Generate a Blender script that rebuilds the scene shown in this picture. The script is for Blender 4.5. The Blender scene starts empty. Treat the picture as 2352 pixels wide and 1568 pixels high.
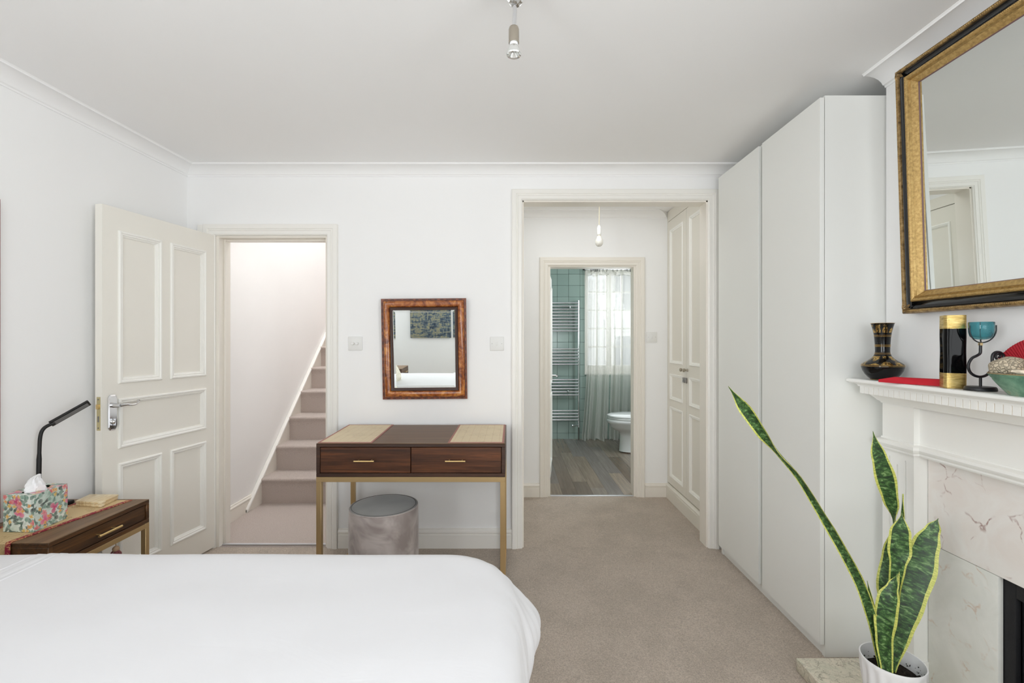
import bpy, bmesh, math, random
from mathutils import Vector, Matrix, noise as mnoise

random.seed(7)
SC = bpy.context.scene
COL = SC.collection
F = 1080.0            # focal length in pixels of the 2352 px wide frame
CH = 1.28             # camera height
R = math.radians

# ---------------------------------------------------------------- camera
cd = bpy.data.cameras.new('camera'); cam = bpy.data.objects.new('camera', cd); COL.objects.link(cam)
cam.location = (0, 0, CH); cam.rotation_euler = (R(90), 0, 0)
cd.sensor_width = 36.0; cd.lens = F / 2352 * 36.0; cd.clip_start = 0.02; cd.clip_end = 100
SC.camera = cam

# ---------------------------------------------------------------- sky, daylight, added fill lamps, exposure
SC.view_settings.view_transform = 'Standard'; SC.view_settings.look = 'None'
SC.view_settings.gamma = 1.0; SC.view_settings.use_curve_mapping = False
SC.view_settings.exposure = EXPOSURE = 0.0
w = bpy.data.worlds.new('sky'); SC.world = w; w.use_nodes = True
bg = w.node_tree.nodes['Background']; bg.inputs['Color'].default_value = (0.88, 0.94, 1.0, 1); bg.inputs['Strength'].default_value = 1.5

def area(name, loc, target, sx, sy, power, col=(1, 1, 1)):
    l = bpy.data.lights.new(name, 'AREA'); l.shape = 'RECTANGLE'; l.size = sx; l.size_y = sy; l.energy = power; l.color = col
    o = bpy.data.objects.new(name, l); COL.objects.link(o); o.location = loc
    o.rotation_euler = (Vector(target) - Vector(loc)).to_track_quat('-Z', 'Y').to_euler()
    return o
area('daylight_window_wide', (0.40, -1.74, 1.48), (0.30, 3, 0.9), 2.0, 1.5, 7.0, (0.955, 0.99, 1.0))
area('added_upward_fill', (0.40, -1.73, 1.30), (0.30, -0.5, 2.9), 2.0, 1.1, 30.5, (0.96, 0.99, 1.0))  # added fill aimed upwards to brighten the ceiling
area('added_side_fill_bedhead', (-2.10, -1.0, 1.5), (0.8, 0.6, 2.0), 0.8, 1.4, 19.5, (0.955, 0.99, 1.0)).data.spread = R(125)  # added fill from the left; no window is known here
area('added_side_fill_alcove', (1.90, -0.75, 1.5), (-1.5, 0.8, 2.0), 0.95, 1.4, 19.5, (0.955, 0.99, 1.0)).data.spread = R(125)  # matching added fill from the right, evens out the room
area('daylight_stair_skylight', (-1.5, 4.3, 4.3), (-1.8, 4.2, 0), 0.9, 2.4, 78, (0.985, 0.995, 1.0))
area('added_lobby_fill', (0.50, 3.24, 2.335), (0.62, 3.5, 0), 0.7, 0.3, 3.0, (0.97, 0.99, 1.0))  # added fill to brighten the lobby; no rooflight is known there
area('daylight_bathroom_window', (1.32, 6.5, 1.65), (1.0, 3, 0.9), 0.75, 1.3, 9, (0.95, 0.98, 1.0))
area('daylight_bathroom_side_window', (1.77, 4.75, 1.55), (0.6, 5.2, 1.0), 0.7, 1.1, 34, (0.93, 0.96, 1.0))
cy = SC.cycles
cy.use_denoising = True
cy.max_bounces = 14; cy.diffuse_bounces = 9; cy.glossy_bounces = 6; cy.transmission_bounces = 8; cy.transparent_max_bounces = 12
cy.sample_clamp_indirect = 8.0; cy.caustics_reflective = False; cy.caustics_refractive = False

# ---------------------------------------------------------------- helpers
def at(px, py, Y):
    """room point seen at a pixel of the photograph, for a known distance Y from the camera"""
    return Vector(((px - 1176) * Y / F, Y, CH - (py - 784) * Y / F))

def lin(c):
    return tuple(((x / 255) / 12.92 if x <= 10.3 else ((x / 255 + 0.055) / 1.055) ** 2.4) for x in c) + (1.0,)

class NT:
    """small node-building helper"""
    def __init__(s, name, rough=0.5, metal=0.0, color=None, **k):
        s.m = bpy.data.materials.new(name); s.m.use_nodes = True; s.t = s.m.node_tree; s.n = s.t.nodes
        s.b = s.n['Principled BSDF']; s.b.inputs['Roughness'].default_value = rough; s.b.inputs['Metallic'].default_value = metal
        if color: s.b.inputs['Base Color'].default_value = lin(color)
        for a, v in k.items(): s.b.inputs[a.replace('_', ' ')].default_value = v
    def new(s, typ, **props):
        x = s.n.new(typ)
        for a, v in props.items(): setattr(x, a, v)
        return x
    def link(s, a, b): s.t.links.new(a, b)
    def setin(s, sock, v):
        if isinstance(v, bpy.types.NodeSocket): s.link(v, sock)
        else:
            sock.default_value = v
    def coord(s, kind='Object', scale=(1, 1, 1), loc=(0, 0, 0), rot=(0, 0, 0)):
        tc = s.new('ShaderNodeTexCoord'); mp = s.new('ShaderNodeMapping')
        s.link(tc.outputs[kind], mp.inputs['Vector'])
        mp.inputs['Scale'].default_value = scale; mp.inputs['Location'].default_value = loc; mp.inputs['Rotation'].default_value = rot
        return mp.outputs['Vector']
    def math(s, op, a, b=0.0, c=None, clamp=False):
        x = s.new('ShaderNodeMath', operation=op, use_clamp=clamp); s.setin(x.inputs[0], a); s.setin(x.inputs[1], b)
        if c is not None: s.setin(x.inputs[2], c)
        return x.outputs[0]
    def vmath(s, op, a, b):
        x = s.new('ShaderNodeVectorMath', operation=op); s.setin(x.inputs[0], a); s.setin(x.inputs[1], b); return x.outputs[0]
    def noise(s, vec, scale=5, detail=3, rough=0.5, dist=0.0, out='Fac'):
        x = s.new('ShaderNodeTexNoise'); s.link(vec, x.inputs['Vector'])
        x.inputs['Scale'].default_value = scale; x.inputs['Detail'].default_value = detail
        x.inputs['Roughness'].default_value = rough; x.inputs['Distortion'].default_value = dist
        return x.outputs[out]
    def voro(s, vec, scale=5, feature='F1', out='Distance', rnd=1.0):
        x = s.new('ShaderNodeTexVoronoi', feature=feature); s.link(vec, x.inputs['Vector']); x.inputs['Scale'].default_value = scale
        x.inputs['Randomness'].default_value = rnd
        return x.outputs[out]
    def ramp(s, fac, stops, interp='LINEAR'):
        x = s.new('ShaderNodeValToRGB'); s.link(fac, x.inputs['Fac']); e = x.color_ramp.elements; x.color_ramp.interpolation = interp
        while len(e) > 1: e.remove(e[-1])
        e[0].position = stops[0][0]; e[0].color = lin(stops[0][1]) if len(stops[0][1]) == 3 else stops[0][1]
        for p, c in stops[1:]:
            q = e.new(p); q.color = lin(c) if len(c) == 3 else c
        return x.outputs['Color']
    def g(s, fac, stops, interp='LINEAR'):
        return s.ramp(fac, [(p, (v, v, v, 1)) for p, v in stops], interp)
    def mix(s, fac, a, b, blend='MIX'):
        x = s.new('ShaderNodeMix', data_type='RGBA', blend_type=blend)
        s.setin(x.inputs['Factor'], fac)
        for i, v in ((6, a), (7, b)):
            if isinstance(v, tuple) and len(v) == 3: v = lin(v)
            s.setin(x.inputs[i], v)
        return x.outputs[2]
    def xyz(s, vec):
        x = s.new('ShaderNodeSeparateXYZ'); s.link(vec, x.inputs[0]); return x.outputs
    def comb(s, a, b, c):
        x = s.new('ShaderNodeCombineXYZ')
        for i, v in enumerate((a, b, c)): s.setin(x.inputs[i], v)
        return x.outputs[0]
    def bump(s, height, strength=0.3, dist=0.01):
        x = s.new('ShaderNodeBump'); s.link(height, x.inputs['Height']); x.inputs['Strength'].default_value = strength; x.inputs['Distance'].default_value = dist
        s.link(x.outputs['Normal'], s.b.inputs['Normal'])
    def base(s, c): s.setin(s.b.inputs['Base Color'], c)
    def rough(s, c): s.setin(s.b.inputs['Roughness'], c)
    def rnd(s): return s.new('ShaderNodeObjectInfo').outputs['Random']

def plain(name, color, rough=0.5, metal=0.0, var=0.0, scale=4.0, bump=0.0, bscale=60.0, bdist=0.004, **k):
    t = NT(name, rough, metal, color, **k); v = t.coord()
    if var:
        n = t.noise(v, scale, 4); t.base(t.mix(n, tuple(min(255, c * (1 + var)) for c in color), tuple(c * (1 - var) for c in color)))
    if bump: t.bump(t.noise(v, bscale, 4), bump, bdist)
    return t.m

def wood(name, dark, light, scale=1.0, rough=0.4, axis=0, bump=0.12, contrast=0.5):
    t = NT(name, rough); sc = [38 * scale] * 3; sc[axis] = 1.6 * scale
    rv = t.comb(t.math('MULTIPLY', t.rnd(), 7.3), t.math('MULTIPLY', t.rnd(), 3.1), 0.0)
    v = t.vmath('ADD', t.coord('Object', tuple(sc)), rv)
    a = t.noise(v, 1.0, 6, 0.62, 0.6); b = t.noise(v, 6.0, 4, 0.6, 0.2)
    f = t.math('ADD', t.math('MULTIPLY', a, 0.72), t.math('MULTIPLY', b, 0.28))
    t.base(t.ramp(f, [(0.5 - contrast * 0.2, dark), (0.5, tuple((x + y) / 2 for x, y in zip(dark, light))), (0.5 + contrast * 0.2, light)]))
    t.bump(f, bump, 0.002); return t.m

class MB:
    """mesh collector: gathers shapes that become ONE mesh object"""
    def __init__(s): s.v = []; s.f = []; s.uv = {}
    def add(s, vs, fs, uvs=None):
        n = len(s.v); s.v += [Vector(x) for x in vs]
        for i, f in enumerate(fs):
            s.f.append(tuple(n + k for k in f))
            if uvs: s.uv[len(s.f) - 1] = uvs[i]
        return s
    def box(s, x0, x1, y0, y1, z0, z1):
        return s.add([(x0, y0, z0), (x1, y0, z0), (x1, y1, z0), (x0, y1, z0), (x0, y0, z1), (x1, y0, z1), (x1, y1, z1), (x0, y1, z1)],
                     [(0, 3, 2, 1), (4, 5, 6, 7), (0, 1, 5, 4), (1, 2, 6, 5), (2, 3, 7, 6), (3, 0, 4, 7)])
    def prism(s, pts, z0, z1):
        """plan polygon pulled up from z0 to z1"""
        n = len(pts)
        return s.add([(p[0], p[1], z0) for p in pts] + [(p[0], p[1], z1) for p in pts],
                     [tuple(range(n))[::-1], tuple(range(n, 2 * n))] + [(i, (i + 1) % n, n + (i + 1) % n, n + i) for i in range(n)])
    def quadbox(s, a, b, c, d, n):
        """slab: face abcd and the same face moved by n"""
        p = [Vector(q) for q in (a, b, c, d)]; n = Vector(n)
        return s.add(p + [q + n for q in p], [(0, 1, 2, 3), (7, 6, 5, 4), (0, 4, 5, 1), (1, 5, 6, 2), (2, 6, 7, 3), (3, 7, 4, 0)])
    def lathe(s, prof, cx, cy, z0=0.0, seg=32, squash=None, capb=True, capt=False, uvh=None):
        n0 = len(s.v); vs = []; fs = []; uvs = []; H = max(p[1] for p in prof) or 1
        for r, z in prof:
            for k in range(seg):
                a = 2 * math.pi * k / seg
                rr = r * (squash(a) if squash else 1.0)
                vs.append((cx + rr * math.cos(a), cy + rr * math.sin(a), z0 + z))
        for i in range(len(prof) - 1):
            for k in range(seg):
                k2 = (k + 1) % seg
                fs.append((i * seg + k, i * seg + k2, (i + 1) * seg + k2, (i + 1) * seg + k))
                uvs.append([(k / seg, prof[i][1] / H), ((k + 1) / seg, prof[i][1] / H), ((k + 1) / seg, prof[i + 1][1] / H), (k / seg, prof[i + 1][1] / H)])
        if capb: fs.append(tuple(range(seg))[::-1]); uvs.append([(0, 0)] * seg)
        if capt: fs.append(tuple(range((len(prof) - 1) * seg, len(prof) * seg))); uvs.append([(0.0, 1)] * seg)
        return s.add(vs, fs, uvs)
    def tube(s, pts, r, seg=10, closed=False, caps=True):
        pts = [Vector(p) for p in pts]; n = len(pts); vs = []; fs = []
        rs = r if isinstance(r, (list, tuple)) else [r] * n
        up = None
        for i, p in enumerate(pts):
            if closed: d = pts[(i + 1) % n] - pts[i - 1]
            else: d = pts[min(i + 1, n - 1)] - pts[max(i - 1, 0)]
            d.normalize()
            if up is None: up = Vector((0, 0, 1)) if abs(d.z) < 0.9 else Vector((1, 0, 0))
            side = d.cross(up).normalized(); up = side.cross(d).normalized()
            for k in range(seg):
                a = 2 * math.pi * k / seg
                vs.append(p + (side * math.cos(a) + up * math.sin(a)) * rs[i])
        m = n if closed else n - 1
        for i in range(m):
            j = (i + 1) % n
            for k in range(seg):
                k2 = (k + 1) % seg; fs.append((i * seg + k, i * seg + k2, j * seg + k2, j * seg + k))
        if not closed and caps: fs += [tuple(range(seg))[::-1], tuple(range((n - 1) * seg, n * seg))]
        return s.add(vs, fs)
    def ball(s, c, rx, ry=None, rz=None, seg=14, rings=9, fn=None):
        ry = ry or rx; rz = rz or rx; vs = [(0, 0, -1)]; fs = []
        for i in range(1, rings):
            t = math.pi * i / rings - math.pi / 2
            for k in range(seg):
                a = 2 * math.pi * k / seg; vs.append((math.cos(t) * math.cos(a), math.cos(t) * math.sin(a), math.sin(t)))
        vs.append((0, 0, 1)); last = len(vs) - 1
        for k in range(seg):
            k2 = (k + 1) % seg; fs.append((0, 1 + k2, 1 + k)); fs.append((last, last - seg + k, last - seg + k2))
            for i in range(rings - 2):
                a = 1 + i * seg; fs.append((a + k, a + k2, a + seg + k2, a + seg + k))
        out = []
        for v in vs:
            q = Vector((v[0] * rx, v[1] * ry, v[2] * rz))
            if fn: q = fn(q, Vector(v))
            out.append(Vector(c) + q)
        return s.add(out, fs)
    def sweep(s, fr, u0, u1, v0, v1, prof, mode='closed'):
        """moulding: profile (off outward, h) run round a rectangle in the frame fr(u, v, h)"""
        if mode == 'closed': cs = [(u0, v0, -1, -1), (u1, v0, 1, -1), (u1, v1, 1, 1), (u0, v1, -1, 1)]
        else: cs = [(u0, v0, -1, 0), (u0, v1, -1, 1), (u1, v1, 1, 1), (u1, v0, 1, 0)]
        n = len(prof); vs = []; fs = []
        for (u, v, a, b) in cs:
            for off, h in prof: vs.append(fr(u + a * off, v + b * off, h))
        m = len(cs) if mode == 'closed' else len(cs) - 1
        for i in range(m):
            j = (i + 1) % len(cs)
            for k in range(n - 1): fs.append((i * n + k, i * n + k + 1, j * n + k + 1, j * n + k))
        if mode != 'closed': fs += [tuple(range(n)), tuple(range(3 * n, 4 * n))[::-1]]
        return s.add(vs, fs)
    def run(s, path, prof, outs):
        """profile (off, z) along plan points; outs = unit plan vector per point along which off grows"""
        n = len(prof); vs = []; fs = []
        for p, o in zip(path, outs):
            for off, z in prof: vs.append((p[0] + o[0] * off, p[1] + o[1] * off, z))
        for i in range(len(path) - 1):
            for k in range(n - 1): fs.append((i * n + k, i * n + k + 1, (i + 1) * n + k + 1, (i + 1) * n + k))
        fs += [tuple(range(n)), tuple(range((len(path) - 1) * n, len(path) * n))[::-1]]
        return s.add(vs, fs)
    def build(s, name, mat, parent=None, smooth=False, bev=0.0, seg=2, angle=40, origin=None, kind=None, recalc=True):
        me = bpy.data.meshes.new(name)
        lo = Vector((min(v.x for v in s.v), min(v.y for v in s.v), min(v.z for v in s.v))); hi = Vector((max(v.x for v in s.v), max(v.y for v in s.v), max(v.z for v in s.v)))
        org = Vector(origin) if origin else Vector(((lo.x + hi.x) / 2, (lo.y + hi.y) / 2, lo.z))
        me.from_pydata([v - org for v in s.v], [], s.f)
        if s.uv:
            l = me.uv_layers.new(name='UVMap')
            for p in me.polygons:
                u = s.uv.get(p.index)
                if u:
                    for li, q in zip(p.loop_indices, u): l.data[li].uv = q
        b = bmesh.new(); b.from_mesh(me)
        if recalc: bmesh.ops.recalc_face_normals(b, faces=b.faces)
        if bev:
            bmesh.ops.bevel(b, geom=[e for e in b.edges if e.is_manifold and e.calc_face_angle(0) > 0.5], offset=bev, segments=seg, profile=0.5, affect='EDGES', clamp_overlap=True)
        b.to_mesh(me); b.free()
        me.materials.append(mat)
        if smooth or bev:
            for p in me.polygons: p.use_smooth = True
            me.set_sharp_from_angle(angle=R(angle))
        o = bpy.data.objects.new(name, me); COL.objects.link(o)
        put(o, org, parent)
        if kind: o['kind'] = kind
        return o

def wl(o):
    v = Vector((0, 0, 0))
    while o is not None: v += o.location; o = o.parent
    return v
def put(o, loc, parent=None):
    o.parent = parent; o.location = Vector(loc) - (wl(parent) if parent else Vector((0, 0, 0)))
def tag(o, label=None, cat=None, group=None, kind=None):
    for k, v in (('label', label), ('category', cat), ('group', group), ('kind', kind)):
        if v: o[k] = v
    return o
def empty(name, loc, label=None, cat=None, group=None, kind=None):
    o = bpy.data.objects.new(name, None); COL.objects.link(o); o.location = loc; o.empty_display_size = 0.05
    return tag(o, label, cat, group, kind)
def copy_tree(o, kids, parent=None):
    c = o.copy(); COL.objects.link(c); c.parent = parent
    for ch in kids.get(o.name, []): copy_tree(ch, kids, c)
    return c
def kids_map():
    d = {}
    for o in bpy.data.objects:
        if o.parent: d.setdefault(o.parent.name, []).append(o)
    return d
def piece(src, loc, parent):
    """another piece like src, sharing its mesh"""
    c = src.copy(); COL.objects.link(c); put(c, loc, parent); return c
def catmull(pts, n=8):
    pts = [Vector(p) for p in pts]; out = []
    P = [pts[0] * 2 - pts[1]] + pts + [pts[-1] * 2 - pts[-2]]
    for i in range(1, len(P) - 2):
        for k in range(n):
            t = k / n; a, b, c, d = P[i - 1], P[i], P[i + 1], P[i + 2]
            out.append(0.5 * ((2 * b) + (c - a) * t + (2 * a - 5 * b + 4 * c - d) * t * t + (3 * b - a - 3 * c + d) * t ** 3))
    out.append(pts[-1]); return out
def S(o, label=None): return tag(o, label, None, None, 'structure')

# ---------------------------------------------------------------- materials
m_wall = plain('white_wall_paint', (245, 245, 245), 0.75, var=0.005, scale=1.5, bump=0.05, bscale=220, bdist=0.001)
m_hallwall = plain('warm_white_wall_paint', (245, 244, 243), 0.75, var=0.012, scale=2.5, bump=0.06, bscale=160, bdist=0.001)
m_ceil = plain('ceiling_paint', (247, 247, 247), 0.85, var=0.006, scale=1.2)
m_trim = plain('white_gloss_trim_paint', (242, 240, 235), 0.3)
m_lobbytrim = plain('cream_gloss_trim_paint', (237, 232, 223), 0.3)
m_door = plain('cream_door_paint', (239, 236, 228), 0.38, var=0.01, scale=2)
m_cup = plain('stone_cupboard_paint', (229, 225, 215), 0.4, var=0.01, scale=2)
m_moul = plain('door_moulding_paint', (244, 243, 238), 0.33)
m_ward = plain('wardrobe_foil_white', (234, 235, 232), 0.42)
m_mant = plain('mantel_white_paint', (243, 243, 240), 0.4, var=0.006, scale=3)
m_dentgap = plain('dentil_gap_wood', (214, 178, 120), 0.7)

t = NT('beige_carpet', 0.95); v = t.coord(); a = t.noise(v, 190, 3, 0.75); b = t.noise(v, 4.5, 5, 0.65); c = t.noise(v, 900, 2)
t.base(t.mix(t.g(b, [(0.42, 0), (0.60, 1)]), t.ramp(a, [(0.25, (160, 144, 130)), (0.5, (204, 188, 172)), (0.78, (236, 223, 208))]), t.ramp(a, [(0.25, (150, 135, 121)), (0.5, (192, 177, 161)), (0.78, (226, 212, 197))])))
t.bump(t.math('ADD', a, t.math('MULTIPLY', c, 0.6)), 0.8, 0.006); t.b.inputs['Sheen Weight'].default_value = 0.25; m_carpet = t.m
t = NT('rosy_stair_carpet', 0.95); v = t.coord('Generated') if False else t.coord(); a = t.noise(v, 260, 3, 0.7); c = t.noise(v, 900, 2)
t.base(t.ramp(a, [(0.25, (172, 157, 148)), (0.5, (210, 195, 186)), (0.78, (236, 224, 216))]))
t.bump(t.math('ADD', a, t.math('MULTIPLY', c, 0.6)), 0.8, 0.006); t.b.inputs['Sheen Weight'].default_value = 0.25; m_stair = t.m

m_chrome = plain('chrome', (225, 226, 228), 0.08, 1.0)
m_nickel = plain('brushed_nickel', (186, 178, 165), 0.32, 1.0)
m_steel = plain('steel', (150, 148, 145), 0.3, 1.0)
m_brass = plain('brass_plate', (206, 194, 150), 0.35, 0.7)
m_bar = plain('satin_threshold_metal', (222, 222, 226), 0.3, 0.6)
m_gold = plain('brushed_gold_metal', (204, 176, 130), 0.38, 0.8, var=0.05, scale=3)
m_goldh = plain('pale_gold_handle', (226, 196, 138), 0.3, 0.9)
m_black = plain('black_plastic', (22, 22, 23), 0.45)
m_iron = plain('cast_iron', (30, 30, 33), 0.55, 0.2, var=0.2, scale=40, bump=0.3, bscale=150, bdist=0.002)
m_blackiron = plain('black_painted_iron', (28, 29, 33), 0.42, 0.0, bump=0.15, bscale=90, bdist=0.002)
m_whiteplastic = plain('white_plastic', (232, 232, 230), 0.3)
m_mirror = NT('mirror_glass', 0.015, 1.0, (232, 236, 234)).m
m_ceramic = NT('white_ceramic', 0.07, 0, (236, 238, 238), Coat_Weight=0.5).m
m_walnut = wood('walnut_front', (46, 25, 13), (116, 68, 38), 1.0, 0.36, 0, contrast=0.75)
m_walnut_y = wood('walnut_front_table', (42, 24, 10), (112, 74, 36), 1.0, 0.4, 1, contrast=0.8)
m_walnuttop = wood('walnut_top', (84, 60, 42), (124, 94, 66), 1.1, 0.45, 0, contrast=0.9)
m_walnuttop_y = wood('walnut_top_table', (88, 64, 42), (142, 112, 80), 1.1, 0.45, 1, contrast=0.9)
m_walnutcase = wood('walnut_case', (44, 27, 19), (82, 54, 38), 1.0, 0.42, 0, contrast=0.9)

# ---------------------------------------------------------------- room shell
YB, H, YR = 2.925, 2.358, -1.62
def XL(y): return -2.02 - 0.022 * (2.925 - y)
XR = 1.88; WT = 0.10

S(MB().prism([(XL(YR), YR), (XR, YR), (XR, YB), (XL(YB), YB)], -0.06, 0.0).build('floor', m_carpet), 'beige bedroom carpet')
S(MB().prism([(0.0, YB), (1.283, YB), (1.283, 3.895), (-0.12, 3.895), (-0.12, YB + 0.02)], -0.06, 0.0005).build('floor', m_carpet), 'beige carpet of the lobby')
S(MB().prism([(XL(YR), YR), (XR, YR), (XR, YB), (XL(YB), YB)], H, H + 0.08).build('ceiling', m_ceil), 'white bedroom ceiling')
S(MB().box(-0.14, 1.4, YB, 3.99, H - 0.01, H + 0.07).build('ceiling', m_ceil), 'white lobby ceiling')
# left wall: starts before the rear wall, follows its slight splay
def wl_(mb, y0, y1, z0, z1): return mb.prism([(XL(y0), y0), (XL(y1), y1), (XL(y1) - 0.1, y1), (XL(y0) - 0.1, y0)], z0, z1)
mb = MB(); wl_(mb, -.58, YB, 0, H); wl_(mb, YR, -1.42, 0, H); wl_(mb, -1.42, -.58, 0, .78); wl_(mb, -1.42, -.58, 2.22, H)
S(mb.build('wall_left', m_wall), 'white wall behind the open door')
# back wall with the stair door and the wide opening
DX0, DX1, DZ = -1.842, -1.148, 1.937
OX0, OX1, OZ = 0.065, 1.216, 2.155
mb = MB(); y0, y1 = YB, YB + WT
mb.box(XL(YB) - 0.1, DX0, y0, y1, 0, H); mb.box(DX0, DX1, y0, y1, DZ, H); mb.box(DX1, OX0, y0, y1, 0, H)
mb.box(OX0, OX1, y0, y1, OZ, H); mb.box(OX1, XR + 0.1, y0, y1, 0, H)
S(mb.build('wall_back', m_wall), 'white wall holding the small mirror and both openings')
# right wall: alcove wall and chimney breast
BX, BY0, BY1 = 1.512, 0.40, 1.90
mb = MB(); mb.box(XR, XR + .1, YR, -1.25, 0, H); mb.box(XR, XR + .1, -.25, YB, 0, H); mb.box(XR, XR + .1, -1.25, -.25, 0, .78); mb.box(XR, XR + .1, -1.25, -.25, 2.22, H)
S(mb.build('wall_right', m_wall), 'white alcove wall behind the wardrobe')
mb = MB(); mb.box(BX, XR, BY0, 0.60, 0, H); mb.box(BX, XR, 1.70, BY1, 0, H); mb.box(BX, XR, 0.60, 1.70, 0.90, H)
S(mb.build('wall_chimney_breast', m_wall), 'white chimney breast carrying the gilt mirror')
# rear wall with the wide window
WX0, WX1, WZ0, WZ1 = -0.48, 1.45, 0.72, 2.28
mb = MB(); y0, y1 = YR - 0.1, YR
mb.box(XL(YR) - 0.1, WX0, y0, y1, 0, H); mb.box(WX0, WX1, y0, y1, 0, WZ0); mb.box(WX0, WX1, y0, y1, WZ1, H); mb.box(WX1, XR + 0.1, y0, y1, 0, H)
S(mb.build('wall_front', m_wall), 'white wall with the bedroom window')
win = S(empty('window_1', (0.42, YR - 0.05, WZ0)), 'wide bedroom window behind the camera')
mb = MB()
for x in (WX0, 0.105, 0.695, WX1 - 0.05): mb.box(x, x + 0.05, YR - 0.08, YR - 0.03, WZ0, WZ1)
for z in (WZ0, WZ1 - 0.05): mb.box(WX0, WX1, YR - 0.079, YR - 0.031, z, z + 0.05)
mb.build('window_frame', m_trim, win)
MB().box(WX0 - 0.05, WX1 + 0.05, YR - 0.03, YR + 0.12, WZ0 - 0.035, WZ0 - 0.002).build('window_sill', m_trim, win, bev=0.004)

for nm, X, ya, yb in (('added_window_3', -2.17, -1.42, -.58), ('added_window_4', XR + .05, -1.25, -.25)):  # unseen windows, added to go with the two side fill lamps
    wn = S(empty(nm, (X, (ya + yb) / 2, .78)), 'added side window beside the camera, made up for extra light'); mb = MB()
    for y in (ya, (ya + yb) / 2 - .025, yb - .05): mb.box(X, X + .05, y, y + .05, .78, 2.22)
    for z in (.78, 2.17): mb.box(X, X + .049, ya, yb, z, z + .05)
    mb.build('window_frame', m_trim, wn)
# cornices: shallow coving
PC = [(0.0, H - 0.052), (0.004, H - 0.050), (0.006, H - 0.046)] + [(0.098 - 0.092 * math.cos(a * math.pi / 16), H - 0.046 + 0.032 * math.sin(a * math.pi / 16) ** 1.3 * 1.0) for a in range(1, 9)] + [(0.100, H - 0.014), (0.105, H - 0.004), (0.105, H + 0.001), (0.0, H + 0.001)]
PC = [(0.0, H - 0.054), (0.005, H - 0.054), (0.007, H - 0.047), (0.014, H - 0.044), (0.020, H - 0.033), (0.032, H - 0.022), (0.048, H - 0.014), (0.066, H - 0.009), (0.084, H - 0.007), (0.092, H - 0.009), (0.094, H - 0.004), (0.098, H - 0.001), (0.098, H + 0.002), (0, H + 0.002)]
def strip(name, path, outs, prof, mat, label=None, angle=25):
    return S(MB().run(path, prof, outs).build(name, mat, smooth=True, angle=angle), label)
strip('trim_1', [(XL(YR), YR), (XL(YB), YB)], [(1, 0), (1, -1)], PC, m_ceil, 'coving along the left wall')
strip('trim_2', [(XL(YB), YB), (XR, YB)], [(1, -1), (-1, -1)], PC, m_ceil, 'coving along the back wall')
strip('trim_3', [(BX, BY0), (BX, BY1)], [(-1, 0), (-1, 0)], PC, m_ceil, 'coving along the chimney breast')
HL = H - 0.01
PC2 = [(o, z - 0.01) for o, z in PC]
strip('trim_4', [(-0.12, 3.883), (1.283, 3.883)], [(1, -1), (-1, -1)], PC2, m_ceil, 'coving of the lobby end wall')

# skirting
PS = [(0, 0), (0.018, 0), (0.018, 0.083), (0.014, 0.088), (0.020, 0.094), (0.020, 0.104), (0.012, 0.112), (0.010, 0.121), (0, 0.121)]
strip('baseboard_left', [(XL(YR), YR), (XL(YB), YB)], [(1, 0), (1, 0)], PS, m_trim)
strip('baseboard_back', [(-1.078, YB), (0.0, YB)], [(0, -1), (0, -1)], PS, m_trim, 'white skirting under the dressing table')
strip('baseboard_back', [(1.284, YB), (1.42, YB)], [(0, -1), (0, -1)], PS, m_trim)
PSL = [(o, z * 0.93) for o, z in PS]
strip('baseboard_lobby', [(-0.12, 3.883), (0.228, 3.883)], [(0, -1), (0, -1)], PSL, m_lobbytrim)
strip('baseboard_lobby', [(1.094, 3.883), (1.283, 3.883)], [(0, -1), (0, -1)], PSL, m_lobbytrim)

# architrave profile, width wdt
def AP(wd, d=0.026):
    q = [(0, 0), (0, .010), (.05, .013), (.08, .014), (.10, .018), (.40, .018), (.43, .0215), (.47, .0225), (.50, .020), (.56, .020), (.60, .0245), (.66, .0255), (.70, .026), (.95, .026), (1, .023), (1, 0)]
    return [(a * wd, b * d / .026) for a, b in q]
def fy(Y, s=-1): return lambda u, v, h: Vector((u, Y + s * h, v))

# ---- stair door: frame, architrave, open leaf
d1 = S(empty('door_1', (DX0, YB, 0)), 'cream five panel door standing open beside the stairs')
mb = MB()
for x0, x1 in ((DX0, DX0 + 0.02), (DX1 - 0.012, DX1)): mb.box(x0, x1, YB, YB + WT, 0, DZ)
mb.box(DX0 + .02, DX1 - .012, YB, YB + WT, DZ - 0.012, DZ)
mb.box(DX0 + 0.02, DX0 + 0.032, YB + 0.045, YB + WT, 0, DZ - 0.012); mb.box(DX1 - 0.022, DX1 - 0.012, YB + 0.045, YB + WT, 0, DZ - 0.012)
mb.box(DX0 + 0.032, DX1 - 0.022, YB + 0.045, YB + WT, DZ - 0.022, DZ - 0.012)
mb.build('door_frame', m_lobbytrim, d1, bev=0.002, seg=1)
arp = AP(0.068)
MB().sweep(fy(YB), DX0, DX1, 0, DZ, arp, 'arch').build('architrave', m_trim, d1, smooth=True, angle=25)
MB().box(DX0 - 0.105, DX0 - 0.066, YB - 0.018, YB, 0, DZ + 0.066).build('architrave', m_trim, d1, bev=0.003)
MB().box(DX1 - 0.013, DX1 - 0.011, YB + 0.018, YB + 0.040, 0.86, 1.02).build('strike_plate', m_brass, d1)
MB().box(DX0 + 0.02, DX1 - 0.012, YB + 0.03, YB + 0.05, 0.0, 0.006).build('threshold_bar', m_bar, d1)

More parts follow.
